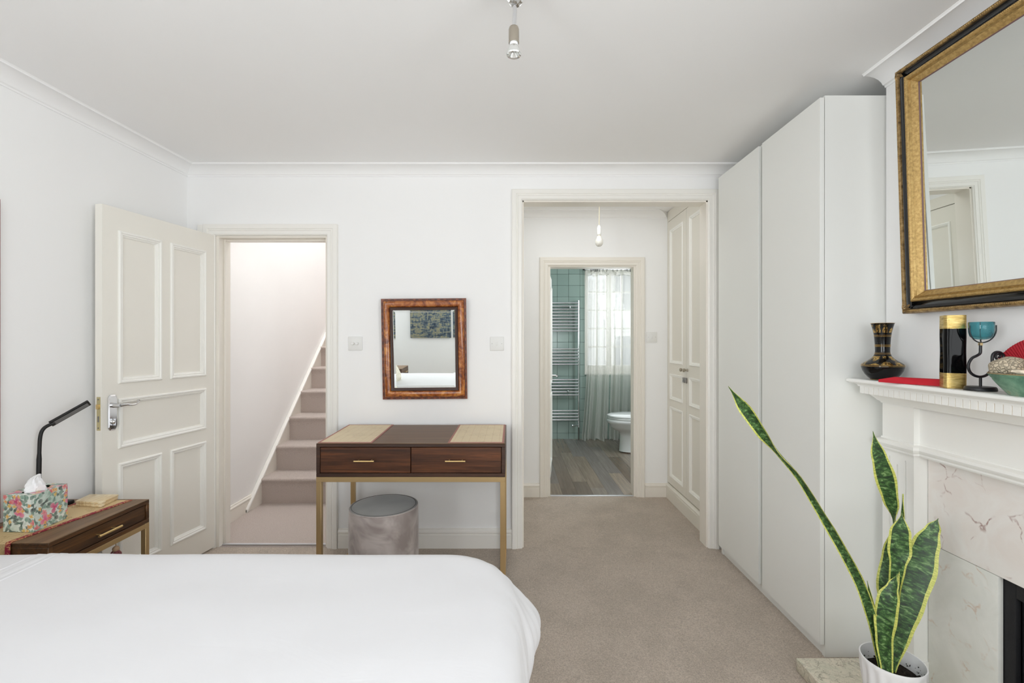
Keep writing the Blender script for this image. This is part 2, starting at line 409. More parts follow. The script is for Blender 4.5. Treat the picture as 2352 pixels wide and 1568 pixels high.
def leaf_frame(hx, hy, ex, ey, sgn=1):
    d = Vector((ex - hx, ey - hy, 0)); L = d.length; d.normalize(); n = Vector((-d.y, d.x, 0)) * sgn
    return (lambda u, v, h: Vector((hx, hy, 0)) + d * u + Vector((0, 0, v)) + n * h), L
DM = [(0.0, -0.010), (-0.020, -0.010), (-0.020, -0.004), (-0.012, 0.003), (-0.010, 0.006), (-0.004, 0.004), (0.0, 0.008), (0.008, 0.010), (0.012, 0.006), (0.012, 0.0), (0.0, 0.0)]
DM = [(-0.018, -0.010), (-0.016, -0.003), (-0.009, 0.001), (-0.007, 0.006), (-0.002, 0.005), (0.003, 0.010), (0.009, 0.010), (0.013, 0.005), (0.013, -0.001)]
def panel_leaf(name, fr, L, z0, z1, th, panels, mat, mmat, parent, dep=0.010, prof=DM):
    """door leaf: stiles, rails, sunk fields, with a moulding part round each panel"""
    us = sorted({0.0, L} | {p[0] for p in panels} | {p[1] for p in panels}); vs = sorted({z0, z1} | {p[2] for p in panels} | {p[3] for p in panels})
    mb = MB()
    mb.quadbox(fr(0, z0, -th), fr(L, z0, -th), fr(L, z1, -th), fr(0, z1, -th), fr(0, 0, th - dep) - fr(0, 0, 0))
    for i in range(len(us) - 1):
        for j in range(len(vs) - 1):
            a, b, c, d = us[i], us[i + 1], vs[j], vs[j + 1]; m = ((a + b) / 2, (c + d) / 2)
            if any(p[0] < m[0] < p[1] and p[2] < m[1] < p[3] for p in panels): continue
            mb.quadbox(fr(a, c, -dep), fr(b, c, -dep), fr(b, d, -dep), fr(a, d, -dep), fr(0, 0, dep) - fr(0, 0, 0))
    lf = mb.build(name, mat, parent)
    for p in panels: MB().sweep(fr, p[0], p[1], p[2], p[3], prof).build('panel_moulding', mmat, lf, smooth=True, angle=30)
    return lf
fr, L = leaf_frame(-1.844, YB - 0.006, -1.953, 2.241, 1)
# the room-facing side must look to +X
if (fr(0, 0, 1) - fr(0, 0, 0)).x < 0: fr, L = leaf_frame(-1.844, YB - 0.006, -1.953, 2.241, -1)
lz = 1.937; ua, ub, uc, ud = 0.085, 0.305, 0.385, 0.598
PAN = [(ua, ub, 1.085, 1.815), (uc, ud, 1.085, 1.815), (ua, ud, 0.765, 0.985), (ua, ub, 0.16, 0.665), (uc, ud, 0.16, 0.665)]
leaf = panel_leaf('door_leaf', fr, L, 0.008, lz, 0.04, PAN, m_door, m_moul, d1)
# handle set on the leaf
uh = L - 0.047
def P(u, v, h): return fr(u, v, h)
mb = MB(); n = 10
oct_ = [(-.022, -.073), (-.013, -.086), (.013, -.086), (.022, -.073), (.022, .073), (.013, .086), (-.013, .086), (-.022, .073)]
zc = 0.935
mb.add([P(uh + a, zc + b, 0.0) for a, b in oct_] + [P(uh + a, zc + b, 0.004) for a, b in oct_] + [P(uh + a * .8, zc + b * .93, 0.008) for a, b in oct_],
       [tuple(range(8))[::-1], tuple(range(16, 24))] + [(i, (i + 1) % 8, 8 + (i + 1) % 8, 8 + i) for i in range(8)] + [(8 + i, 8 + (i + 1) % 8, 16 + (i + 1) % 8, 16 + i) for i in range(8)])
mb.build('handle_plate', m_chrome, leaf, smooth=True, angle=20)
mb = MB(); mb.tube([P(uh, zc + .035, .008), P(uh, zc + .035, .05)], [.012, .009], 12)
pts = catmull([P(uh, zc + .035, .046), P(uh - .025, zc + .036, .053), P(uh - .055, zc + .031, .054), P(uh - .078, zc + .034, .053), P(uh - .094, zc + .044, .052), P(uh - .090, zc + .052, .052), P(uh - .082, zc + .046, .052)], 5)
mb.tube(pts, [0.009 - 0.0052 * min(1, i / 18) for i in range(len(pts))], 10)
mb.build('lever_handle', m_chrome, leaf, smooth=True)
mb = MB(); mb.ball(P(uh, zc - .045, .010), .012, .012, .012, 12, 8); mb.quadbox(P(uh - .003, zc - .062, .01), P(uh + .003, zc - .062, .01), P(uh + .003, zc - .03, .01), P(uh - .003, zc - .03, .01), P(0, 0, .016) - P(0, 0, 0))
mb.build('thumb_turn', m_chrome, leaf, smooth=True)
mb = MB(); mb.quadbox(P(L, zc - .08, -.030), P(L, zc - .08, -.010), P(L, zc + .08, -.010), P(L, zc + .08, -.030), P(.0015, 0, 0) - P(0, 0, 0))
mb.build('lock_faceplate', m_brass, leaf)
mb = MB(); mb.quadbox(P(L, zc + .022, -.027), P(L, zc + .022, -.013), P(L, zc + .045, -.013), P(L, zc + .045, -.027), P(.009, 0, 0) - P(0, 0, 0))
mb.build('latch_bolt', m_goldh, leaf, bev=.002)
mb = MB()
for dz in (-.068, .068): mb.ball(P(L + .002, zc + dz, -.02), .0035, .0035, .0035, 8, 5)
mb.quadbox(P(L, zc - .04, -.025), P(L, zc - .04, -.015), P(L, zc - .012, -.015), P(L, zc - .012, -.025), P(.0022, 0, 0) - P(0, 0, 0))
mb.build('lock_screws', m_steel, leaf)
mb = MB(); mb.tube([P(uh, zc + .035, -.04), P(uh, zc + .035, -.075)], .009, 10); mb.tube([P(uh, zc + .035, -.072), P(uh - .1, zc + .035, -.076)], .006, 8)
mb.build('lever_handle', m_chrome, leaf, smooth=True)

# ---- wide opening to the lobby
d2 = S(empty('doorway_2', (OX0, YB, 0)), 'wide cased opening to the lobby')
d2.name = 'door_2'
mb = MB(); e = 0.001
mb.box(OX0 - e, OX0 + 0.008, YB, YB + WT + .002, 0, OZ); mb.box(OX1 - 0.008, OX1 + e, YB, YB + WT + .002, 0, OZ); mb.box(OX0, OX1, YB, YB + WT + .002, OZ - 0.008, OZ + e)
mb.build('door_frame', m_lobbytrim, d2)
MB().sweep(fy(YB), OX0, OX1, 0, OZ, AP(0.066), 'arch').build('architrave', m_trim, d2, smooth=True, angle=25)

# ---- lobby walls
YL = 3.883
BX0, BX1, BZ = 0.295, 1.025, 1.906
mb = MB(); mb.box(-0.2, BX0, YL, YL + .1, 0, H); mb.box(BX0, BX1, YL, YL + .1, BZ, H); mb.box(BX1, 2.0, YL, YL + .1, 0, H)
S(mb.build('wall_lobby_back', m_wall), 'white lobby wall around the bathroom door')
S(MB().box(-0.22, -0.12, YB + WT, YL, 0, H).build('wall_lobby_left', m_wall))
S(MB().box(1.305, 1.4, YB + WT, YL, 0, H).build('wall_lobby_right', m_wall))
d3 = S(empty('door_3', (BX0, YL, 0)), 'cream bathroom door, opened inwards')
MB().sweep(fy(YL), BX0 + .004, BX1 - .004, 0, BZ - .004, AP(0.070, .024), 'arch').build('architrave', m_lobbytrim, d3, smooth=True, angle=25)
mb = MB(); mb.box(BX0, BX0 + .012, YL, YL + .1, 0, BZ); mb.box(BX1 - .02, BX1, YL, YL + .1, 0, BZ); mb.box(BX0 + .012, BX1 - .02, YL, YL + .1, BZ - .012, BZ); mb.box(BX0 + .012, BX0 + .022, YL + .001, YL + .055, 0, BZ - .012)
mb.build('door_frame', m_lobbytrim, d3)
MB().box(BX0 + .02, BX1 - .02, YL + .0, YL + .03, 0, .006).build('threshold_bar', m_bar, d3, bev=.002)
fr3, L3 = leaf_frame(0.309, 3.986, 0.392, 4.65, -1)
if (fr3(0, 0, 1) - fr3(0, 0, 0)).x < 0: fr3, L3 = leaf_frame(0.309, 3.986, 0.392, 4.65, 1)
lf3 = panel_leaf('door_leaf', fr3, L3, .008, 1.89, .036, [(.09, .575, .9, 1.78), (.09, .575, .15, .78)], m_door, m_moul, d3)
mb = MB()
for zz in (0.27, 1.70):
    MB().quadbox(fr3(-.006, zz, -.006), fr3(.012, zz, -.006), fr3(.012, zz + .075, -.006), fr3(-.006, zz + .075, -.006), fr3(0, 0, .009) - fr3(0, 0, 0)).build('hinge', m_brass, lf3)
fr = fr3
mb = MB(); mb.tube([fr3(L3 - .06, .95, 0), fr3(L3 - .06, .95, .05), fr3(L3 - .16, .95, .055)], .008, 8); mb.build('lever_handle', m_chrome, lf3, smooth=True)

# ---- cupboard built into the lobby's right side
cb = empty('fitted_cupboard', (1.283, 3.47, 0), 'stone coloured fitted cupboard with two panelled doors on the side of the lobby', 'cupboard')
CX = 1.283
mb = MB(); mb.box(CX, CX + .02, 3.028, YL - .002, 0.0, .118); mb.build('plinth', m_cup, cb)
MB().run([(CX, 3.028), (CX, YL - .002)], [(0, 0), (.016, 0), (.016, .085), (.012, .09), (.017, .096), (.017, .104), (.008, .112), (0, .114)], [(-1, 0), (-1, 0)]).build('skirting', m_cup, cb, smooth=True, angle=25)
mb = MB(); mb.box(CX, CX + .02, 3.028, YL - .002, 2.262, H - .012); mb.box(CX, CX + .02, 3.028, 3.05, .118, 2.262); mb.box(CX, CX + .02, 3.872, YL - .002, .118, 2.262)
mb.build('face_frame', m_cup, cb)
def frx(X): return lambda u, v, h: Vector((X - h, u, v))
DMs = [(a * .8, b * .75) for a, b in DM]
for i, (ya, yb) in enumerate(((3.052, 3.459), (3.463, 3.870))):
    f2 = lambda u, v, h, ya=ya: Vector((CX - h, ya + u, v)); W = yb - ya
    pu0, pu1 = (.085, W - .075)
    if i == 1: pu0, pu1 = .075, W - .07
    dl = panel_leaf('cupboard_door', f2, W, .128, 2.258, .02, [(pu0, pu1, 1.115, 2.17), (pu0, pu1, .825, 1.01), (pu0, pu1, .20, .745)], m_cup, m_moul, cb, .007, DMs)
    yk = yb - .028 if i == 0 else ya + .028
    MB().tube([(CX, yk, 1.07), (CX - .012, yk, 1.07), (CX - .018, yk, 1.07), (CX - .026, yk, 1.07), (CX - .034, yk, 1.07), (CX - .040, yk, 1.07)], [.010, .006, .006, .013, .014, .007], 14).build('knob', m_nickel, dl, smooth=True)
    if i == 1:
        mb = MB(); mb.box(CX - .012, CX, ya + .004, ya + .05, .975, 1.012); mb.box(CX - .016, CX - .01, ya + .022, ya + .028, .985, 1.0)
        mb.build('rim_latch', m_steel, dl, bev=.002)
    else:
        MB().box(CX - .012, CX, yb - .018, yb - .003, .975, 1.012).build('latch_keep', m_steel, dl, bev=.002)

# cupboard on the other side of the lobby, seen in the gilt mirror
cb2 = empty('fitted_cupboard', (-.10, 3.45, 0), 'stone coloured cupboard door reflected in the gilt mirror through the lobby opening', 'cupboard')
f3 = lambda u, v, h: Vector((-.085 + h, 3.14 + u, v))
panel_leaf('cupboard_door', f3, .62, .13, 2.12, .02, [(.10, .52, .25, 2.0)], m_cup, m_moul, cb2, .007, DMs)
mb = MB(); mb.box(-.119, -.085, 3.06, 3.138, 0, 2.2); mb.box(-.119, -.085, 3.762, 3.84, 0, 2.2); mb.box(-.119, -.085, 3.138, 3.762, 2.125, 2.2); mb.box(-.119, -.088, 3.138, 3.762, 0, .125); mb.build('face_frame', m_cup, cb2)

# ---------------------------------------------------------------- stair hall
SX0, SX1 = -2.0, -1.06
STX = SX1 - .004
S(MB().box(SX0 - .02, SX1, YB + .03, 3.74, -0.06, 0.002).build('floor', m_stair), 'rosy beige carpet at the foot of the stairs')
S(MB().prism([(XL(YB) - .1, YB + WT), (SX0, YB + WT), (SX0, 7.2), (SX0 - .1, 7.2)], 0, 4.7).build('wall_stair_left', m_hallwall), 'warm white stairwell wall')
S(MB().box(SX1, SX1 + .1, YB + WT, 7.2, 0, 4.7).build('wall_stair_right', m_hallwall))
S(MB().box(SX0 - .1, SX1 + .1, 7.1, 7.2, 0, 4.7).build('wall_stair_back', m_hallwall))
S(MB().box(SX0 - .1, SX1 + .1, YB, YB + WT, H + .08, 4.7).build('wall_stair_front', m_hallwall))
S(MB().box(SX0 - .1, SX1 + .1, YB, 7.2, 4.6, 4.7).build('ceiling', m_ceil), 'stairwell ceiling')
strip('baseboard_stair', [(SX0, YB + WT), (SX0, 3.605)], [(1, 0), (1, 0)], PSL, m_lobbytrim)
stc = empty('staircase', (-1.53, 3.716, 0), 'flight of steps in rosy beige carpet climbing behind the stair door', 'stairs')
RI, GO, Y0 = .205, .23, 3.716
step0 = None
xs0, xs1 = -1.976, STX
prof = [(0, 0), (0, .125), (-.004, .150), (-.010, .165), (-.020, .178), (-.026, .188), (-.024, .198), (-.014, .2045), (.004, .205), (.25, .205), (.25, 0)]
n = len(prof); mb = MB()
cols = 7
for k in range(cols):
    x = xs0 + (xs1 - xs0) * k / (cols - 1)
    mb.v += [Vector((x, Y0 + a, b)) for a, b in prof]
for k in range(cols - 1):
    for i in range(n):
        j = (i + 1) % n; mb.f.append((k * n + i, k * n + j, (k + 1) * n + j, (k + 1) * n + i))
mb.f += [tuple(range(n)), tuple(range((cols - 1) * n, cols * n))[::-1]]
step0 = mb.build('step', m_stair, stc, smooth=True, angle=50, origin=(xs0, Y0, 0))
for k in range(1, 11): piece(step0, (xs0, Y0 + GO * k, RI * k), stc)
# string board along the wall
def zs(y): return .135 + .889 * (y - 3.628)
mb = MB(); ya, yb = 3.502, 6.3
mb.add([(SX0 + .001, ya, 0), (SX0 + .001, ya, zs(ya)), (SX0 + .001, yb, zs(yb)), (SX0 + .001, yb, 0), (SX0 + .024, ya, 0), (SX0 + .024, ya, zs(ya)), (SX0 + .024, yb, zs(yb)), (SX0 + .024, yb, 0)],
       [(0, 1, 2, 3), (7, 6, 5, 4), (0, 4, 5, 1), (1, 5, 6, 2), (2, 6, 7, 3), (3, 7, 4, 0)])
mb.build('string_board', m_lobbytrim, stc)
mb = MB(); q = .030
a = Vector((SX0 + .001, ya, zs(ya) - .022)); b = Vector((SX0 + .001, yb, zs(yb) - .022))
mb.quadbox(a, b, b + Vector((0, 0, q)), a + Vector((0, 0, q)), (.033, 0, 0)); mb.build('string_moulding', m_trim, stc, bev=.006)

# ---------------------------------------------------------------- bathroom
m_tile = NT('green_glazed_tile', 0.12); t = m_tile; t.base(t.ramp(t.rnd(), [(0, (146, 166, 158)), (1, (156, 175, 167))])); t.bump(t.noise(t.coord(), 14, 2), .05, .002); m_tile = t.m
m_grout = plain('dark_grout', (112, 128, 121), 0.9)
m_plainwall = plain('bathroom_wall_green', (140, 165, 155), 0.3)
t = NT('grey_brown_laminate', 0.22); rv = t.rnd()
v = t.vmath('ADD', t.coord('Object', (44, 2.2, 20)), t.comb(t.math('MULTIPLY', rv, 37), t.math('MULTIPLY', rv, 11), 0.0))
a = t.noise(v, 1.0, 6, .65, .8); c = t.ramp(rv, [(0, (118, 102, 87)), (.35, (150, 134, 117)), (.65, (116, 112, 112)), (1, (166, 149, 130))])
t.base(t.mix(t.g(a, [(.35, 0), (.7, 1)]), c, t.mix(0.5, c, (70, 62, 55)))); t.bump(a, .1, .002); m_lam = t.m
TX0, TX1, YT = 0.10, 1.80, 6.17
WL, WR, WB, WTp = .954, 1.66, .846, 2.245
mb = MB(); y0, y1 = YT, YT + .16
mb.box(TX0 - .1, WL, y0, y1, 0, H + .05); mb.box(WL, WR, y0, y1, 0, WB); mb.box(WL, WR, y0, y1, WTp, H + .05); mb.box(WR, TX1 + .1, y0, y1, 0, H + .05)
wb = S(mb.build('wall_bathroom_back', m_grout), 'green tiled bathroom wall with the curtained window')
S(MB().box(TX0 - .1, TX0, YL + .1, YT, 0, H + .05).build('wall_bathroom_left', m_plainwall)); S(MB().box(TX1, TX1 + .1, YL + .1, YT, 0, H + .05).build('wall_bathroom_right', m_plainwall))
S(MB().box(TX0 - .1, TX1 + .1, YL, YT + .16, H - .005, H + .08).build('ceiling', m_ceil), 'bathroom ceiling')
PT = .1487; gx = [TX0] + [.593 + PT * k for k in range(-3, 9) if TX0 < .593 + PT * k < TX1] + [TX1]
gz = [0] + [2.163 + PT * k for k in range(-14, 2)] + [H]
cache = {}
def tile(x0, x1, z0, z1):
    if x1 - x0 < .012 or z1 - z0 < .012: return
    key = (round(x1 - x0, 3), round(z1 - z0, 3)); g_ = .0016; org = (x0, YT, z0)
    if key in cache: piece(cache[key], org, wb)
    else: cache[key] = MB().box(x0 + g_, x1 - g_, YT - .007, YT + .001, z0 + g_, z1 - g_).build('tile', m_tile, wb, bev=.0012, seg=1, origin=org)
for i in range(len(gx) - 1):
    for j in range(len(gz) - 1):
        x0, x1, z0, z1 = gx[i], gx[i + 1], gz[j], gz[j + 1]
        if z0 >= WTp - .02: tile(x0, x1, z0, z1); continue
        if x0 < WL < x1 and z1 > WB: x1 = WL
        elif x0 < WR < x1 and z1 > WB: x0 = WR
        elif WL <= x0 and x1 <= WR and z1 > WB:
            if z0 < WB: z1 = WB
            else: continue
        tile(x0, x1, z0, z1)
fl = S(MB().box(TX0, TX1, YL + .015, YT, -.06, -.004).build('floor', plain('subfloor', (60, 52, 46), .8)), 'grey brown laminate bathroom floor')
PW = .128; rr = random.Random(5); x = TX0 - .06; cols_ = 0
while x < TX1:
    y = YL + .02 - rr.random() * 1.0
    while y < YT:
        ya, yb = max(y, YL + .02), min(y + 1.12, YT); xa, xb = max(x, TX0), min(x + PW, TX1)
        if yb - ya > .03 and xb - xa > .02:
            MB().box(xa + .0003, xb - .0003, ya + .0003, yb - .0003, -.004, .004).build('plank', m_lam, fl, bev=.0005, seg=1)
        y += 1.12
    x += PW
# window with two small-paned casements
w2 = S(empty('window_2', ((WL + WR) / 2, YT + .1, WB)), 'bathroom casement window behind sheer curtains')
mb = MB(); ya, yb = YT + .08, YT + .14
def casement(x0, x1, z0, z1, nx, nz, st=.034):
    mb = MB()
    mb.box(x0, x0 + st, ya, yb, z0, z1); mb.box(x1 - st, x1, ya, yb, z0, z1); mb.box(x0 + st, x1 - st, ya, yb, z0, z0 + .09); mb.box(x0 + st, x1 - st, ya, yb, z1 - st, z1)
    f = mb.build('casement', m_trim, w2)
    a, b, c, d = x0 + st, x1 - st, z0 + .09, z1 - st
    for k in range(1, nx): MB().box(a + (b - a) * k / nx - .010, a + (b - a) * k / nx + .010, ya + .015, yb - .01, c, d).build('glazing_bar', m_trim, f)
    for k in range(1, nz): MB().box(a, b, ya + .016, yb - .011, c + (d - c) * k / nz - .010, c + (d - c) * k / nz + .010).build('glazing_bar', m_trim, f)
    return f, (a, b, c, d)
tg = NT('clear_glass', 0.0); nt = tg.t; gl = nt.nodes.new('ShaderNodeBsdfGlossy'); gl.inputs['Roughness'].default_value = 0.0; tr = nt.nodes.new('ShaderNodeBsdfTransparent'); mx = nt.nodes.new('ShaderNodeMixShader'); mx.inputs[0].default_value = .06
nt.links.new(tr.outputs[0], mx.inputs[1]); nt.links.new(gl.outputs[0], mx.inputs[2]); nt.links.new(mx.outputs[0], nt.nodes['Material Output'].inputs['Surface']); m_glass = tg.m
mb = MB(); mb.box(WL, WL + .02, ya - .01, yb + .01, WB, WTp); mb.box(WR - .02, WR, ya - .01, yb + .01, WB, WTp); mb.box(WL, WR, ya - .01, yb + .01, WTp - .03, WTp); mb.box(WL, WR, ya - .03, yb + .01, WB, WB + .03)
mb.build('window_frame', m_trim, w2)
for cx0, cx1 in ((WL + .02, 1.287), (1.287, WR - .02)):
    f, (a, b, c, d) = casement(cx0, cx1, WB + .03, WTp - .03, 2, 5)
    for i in range(2):
        for j in range(5):
            MB().box(a + (b - a) * i / 2 + .008, a + (b - a) * (i + 1) / 2 - .008, ya + .03, ya + .034, c + (d - c) * j / 5 + .008, c + (d - c) * (j + 1) / 5 - .008).build('pane', m_glass, f)
MB().box(WL, WR, YT + .0, YT + .08, WB - .001, WB + .014).build('window_sill', m_trim, w2)
MB().box(WL, WR, YT - .008, YT + .08, WTp - .006, WTp + .001).build('window_head', m_trim, w2)

# outside: the white rendered house opposite
m_render = plain('white_render', (235, 235, 232), .9)
hs = empty('neighbouring_house', (2.2, 10.0, -3), 'pale house seen hazily through the bathroom curtain', 'house')
MB().box(-3, 7, 10.0, 13.0, -3, 2.6).build('house_wall', m_render, hs)
m_pane2 = plain('grey_window_pane', (150, 155, 160), .2)
for x, z in ((2.18, .55), (2.18, 1.95), (.3, 1.95), (3.8, 1.95), (3.8, .55)):
    f = MB().box(x - .08, x + .58, 9.94, 10.0, z - .08, z + .92).build('house_window', m_trim, hs)
    MB().box(x, x + .5, 9.92, 9.95, z, z + .84).build('window_pane', m_pane2, f)

# curtain
t = NT('sheer_muslin', 0.9, 0, (245, 242, 234)); nt = t.t; tr = nt.nodes.new('ShaderNodeBsdfTransparent'); tl = nt.nodes.new('ShaderNodeBsdfTranslucent'); tl.inputs['Color'].default_value = (.80, .79, .75, 1)
df = nt.nodes.new('ShaderNodeBsdfDiffuse'); df.inputs['Color'].default_value = (.86, .85, .80, 1)
m1 = nt.nodes.new('ShaderNodeMixShader'); m1.inputs[0].default_value = .5; nt.links.new(df.outputs[0], m1.inputs[1]); nt.links.new(tl.outputs[0], m1.inputs[2])
m2 = nt.nodes.new('ShaderNodeMixShader'); m2.inputs[0].default_value = .62; nt.links.new(tr.outputs[0], m2.inputs[1]); nt.links.new(m1.outputs[0], m2.inputs[2]); nt.links.new(m2.outputs[0], nt.nodes['Material Output'].inputs['Surface']); m_sheer = t.m
def curtain(x0, x1, xb0, xb1, y, z0, z1, seed):
    rr = random.Random(seed); N, M = 110, 40; vs = []; fs = []
    ph = [rr.random() * 6.3 for _ in range(5)]
    for j in range(M + 1):
        w_ = j / M; z = z1 + (z0 - z1) * w_
        for i in range(N + 1):
            u = i / N
            xa = x0 + (x1 - x0) * u; xb = xb0 + (xb1 - xb0) * u
            e = max(0, (w_ - .5) / .5) ** 1.6
            gather = .018 * math.sin(u * 9 + ph[0]) + .010 * math.sin(u * 23 + ph[1])
            xx = xa * (1 - e) + xb * e + gather * min(1, w_ * 3)
            amp = .010 + .016 * w_ + .012 * e
            yy = y + amp * math.sin(u * 31 + ph[2] + .7 * math.sin(w_ * 2 + ph[4])) + amp * .6 * math.sin(u * 53 + ph[3] + w_) 
            zz = z
            if w_ > .975: zz = max(.012, z + .02 * math.sin(u * 19 + ph[1])); yy -= (.03 + .03 * math.sin(u * 11)) * (w_ - .975) / .025
            if j == 0: zz -= .006 * abs(math.sin(u * 22))
            vs.append((xx, yy, zz))
    for j in range(M):
        for i in range(N): a = j * (N + 1) + i; fs.append((a, a + 1, a + N + 2, a + N + 1))
    return MB().add(vs, fs)
for (x0, x1, xb0, xb1, sd, lb, grp) in ((.955, 1.275, .885, 1.25, 3, 'sheer cream curtain nearest the towel radiator, trailing on the floor', None), (1.265, 1.67, 1.24, 1.62, 8, 'sheer cream curtain behind the toilet', None)):
    r_ = empty('sheer_curtain', ((x0 + x1) / 2, YT - .09, 0), lb, 'curtain')
    curtain(x0, x1, xb0, xb1, YT - .09, .012, 2.198, sd).build('curtain_fabric', m_sheer, r_, smooth=True, angle=180, recalc=False)
    mbh = curtain(x0, x1, x0, x1, YT - .094, 2.135, 2.198, sd).build('curtain_heading', m_sheer, r_, smooth=True, angle=180, recalc=False)
    k = 0; x = x0 + .01
    steps = [.055, .018, .014, .012, .012, .012, .012, .012, .02, .045, .05] if sd == 3 else [.03, .055, .05, .052, .02, .016, .03, .04, .05]
    for s_ in steps:
        x += s_
        if x > x1: break
        mb = MB(); ring = [(x, YT - .09 + .012 * math.cos(a * math.pi / 5), 2.212 + .012 * math.sin(a * math.pi / 5)) for a in range(10)]
        mb.tube(ring, .0018, 5, closed=True); mb.box(x - .003, x + .003, YT - .094, YT - .086, 2.182, 2.203)
        mb.build('curtain_clip', m_black, r_)
rod = empty('curtain_rod', (1.3, YT - .09, 2.216), 'slim steel curtain rod over the bathroom window', 'curtain rod')
MB().tube([(.93, YT - .09, 2.216), (1.76, YT - .09, 2.216)], .0085, 12).build('rod', m_chrome, rod, smooth=True)
mb = MB(); mb.ball((.928, YT - .09, 2.216), .016, .016, .016); mb.build('finial', m_black, rod, smooth=True)
for x in (.943, 1.75): MB().tube([(x, YT - .09, 2.216), (x, YT - .008, 2.216)], .006, 8).build('rod_bracket', m_black, rod, smooth=True)

# towel radiator
tr_ = empty('towel_radiator', (.62, YT - .07, .15), 'tall chrome ladder towel radiator on the green tiled wall', 'towel radiator')
Yr = YT - .075
for x in (.378, .858):
    MB().tube([(x, Yr - .008, .235), (x, Yr - .008, 1.812)], .0165, 14).build('upright', m_chrome, tr_, smooth=True, angle=50)
bar0 = MB().tube([(.378, Yr - .028, 1.777), (.858, Yr - .028, 1.777)], .0095, 10).build('bar', m_chrome, tr_, smooth=True, angle=50, origin=(.378, Yr, 1.777))
for za, zb, n_ in ((1.777, 1.416, 10), (1.184, .986, 6), (.789, .591, 6), (.388, .269, 4)):
    for k in range(n_):
        z = za + (zb - za) * k / (n_ - 1)
        if z < 1.776: piece(bar0, (.378, Yr, z), tr_)
for x, z in ((.745, 1.72), (.72, .64), (.42, .93), (.50, 1.72)):
    mb = MB(); mb.tube([(x, YT, z), (x, Yr - .03, z)], .007, 8); mb.ball((x, Yr - .045, z), .014, .014, .014, 10, 7); mb.build('wall_bracket', m_chrome, tr_, smooth=True)
mb = MB(); mb.tube([(.862, Yr - .01, .25), (.862, Yr - .01, .0)], .008, 8); mb.build('supply_pipe', m_steel, tr_, smooth=True)
mb = MB(); mb.tube([(.862, Yr - .01, .255), (.862, Yr - .01, .17)], .014, 10); mb.tube([(.87, Yr - .01, .195), (.80, Yr - .03, .195), (.79, Yr - .032, .195), (.772, Yr - .034, .195)], [.010, .010, .017, .017], 12); mb.build('radiator_valve', m_chrome, tr_, smooth=True)
mb = MB(); mb.tube([(.374, Yr - .01, .25), (.374, Yr - .01, .0)], .008, 8); mb.build('supply_pipe', m_steel, tr_, smooth=True)

# toilet, side on: bowl points to -X
tl_ = empty('toilet', (1.50, 5.45, 0), 'white ceramic toilet with closed lid beside the bathroom curtain', 'toilet')
def oval(cx, cy, z, rx, ry, n=28, sq=0.0):
    out = []
    for k in range(n):
        a = 2 * math.pi * k / n; c, s_ = math.cos(a), math.sin(a)
        X = rx * (abs(c) ** .9) * (1 if c > 0 else -1); Y = ry * (abs(s_) ** (.85 if c > 0 else .95)) * (1 if s_ > 0 else -1)
        out.append((cx + X, cy + Y, z))
    return out
def loft(rings, cap=True):
    mb = MB(); n = len(rings[0])
    for r_ in rings: mb.v += [Vector(p) for p in r_]
    for i in range(len(rings) - 1):
        for k in range(n): k2 = (k + 1) % n; mb.f.append((i * n + k, i * n + k2, (i + 1) * n + k2, (i + 1) * n + k))
    if cap: mb.f += [tuple(range(n))[::-1], tuple(range((len(rings) - 1) * n, len(rings) * n))]
    return mb
cy_ = 5.45
loft([oval(1.42, cy_, .016, .180, .105), oval(1.42, cy_, .03, .178, .10), oval(1.42, cy_, .12, .172, .095), oval(1.415, cy_, .20, .168, .095), oval(1.405, cy_, .245, .175, .105), oval(1.39, cy_, .265, .215, .13), oval(1.375, cy_, .30, .235, .152), oval(1.37, cy_, .33, .242, .165), oval(1.365, cy_, .345, .262, .178), oval(1.365, cy_, .36, .268, .182), oval(1.365, cy_, .375, .268, .182), oval(1.365, cy_, .388, .258, .175)]).build('bowl', m_ceramic, tl_, smooth=True, angle=50)
loft([oval(1.375, cy_, .388, .255, .176), oval(1.372, cy_, .392, .265, .184), oval(1.372, cy_, .404, .268, .186), oval(1.374, cy_, .410, .262, .182)]).build('seat', m_ceramic, tl_, smooth=True, angle=50)
loft([oval(1.374, cy_, .413, .262, .182), oval(1.372, cy_, .418, .270, .188), oval(1.372, cy_, .432, .268, .186), oval(1.376, cy_, .444, .24, .168), oval(1.38, cy_, .450, .16, .11)]).build('lid', m_ceramic, tl_, smooth=True, angle=50)
MB().box(1.61, 1.795, cy_ - .19, cy_ + .19, .36, .76).build('cistern', m_ceramic, tl_, bev=.02, seg=3)
MB().box(1.60, 1.798, cy_ - .2, cy_ + .2, .76, .79).build('cistern_lid', m_ceramic, tl_, bev=.008)
loft([oval(1.44, cy_, .0045, .175, .11), oval(1.44, cy_, .016, .173, .108)]).build('base_packer', plain('brown_base_packer', (96, 66, 42), .6), tl_)

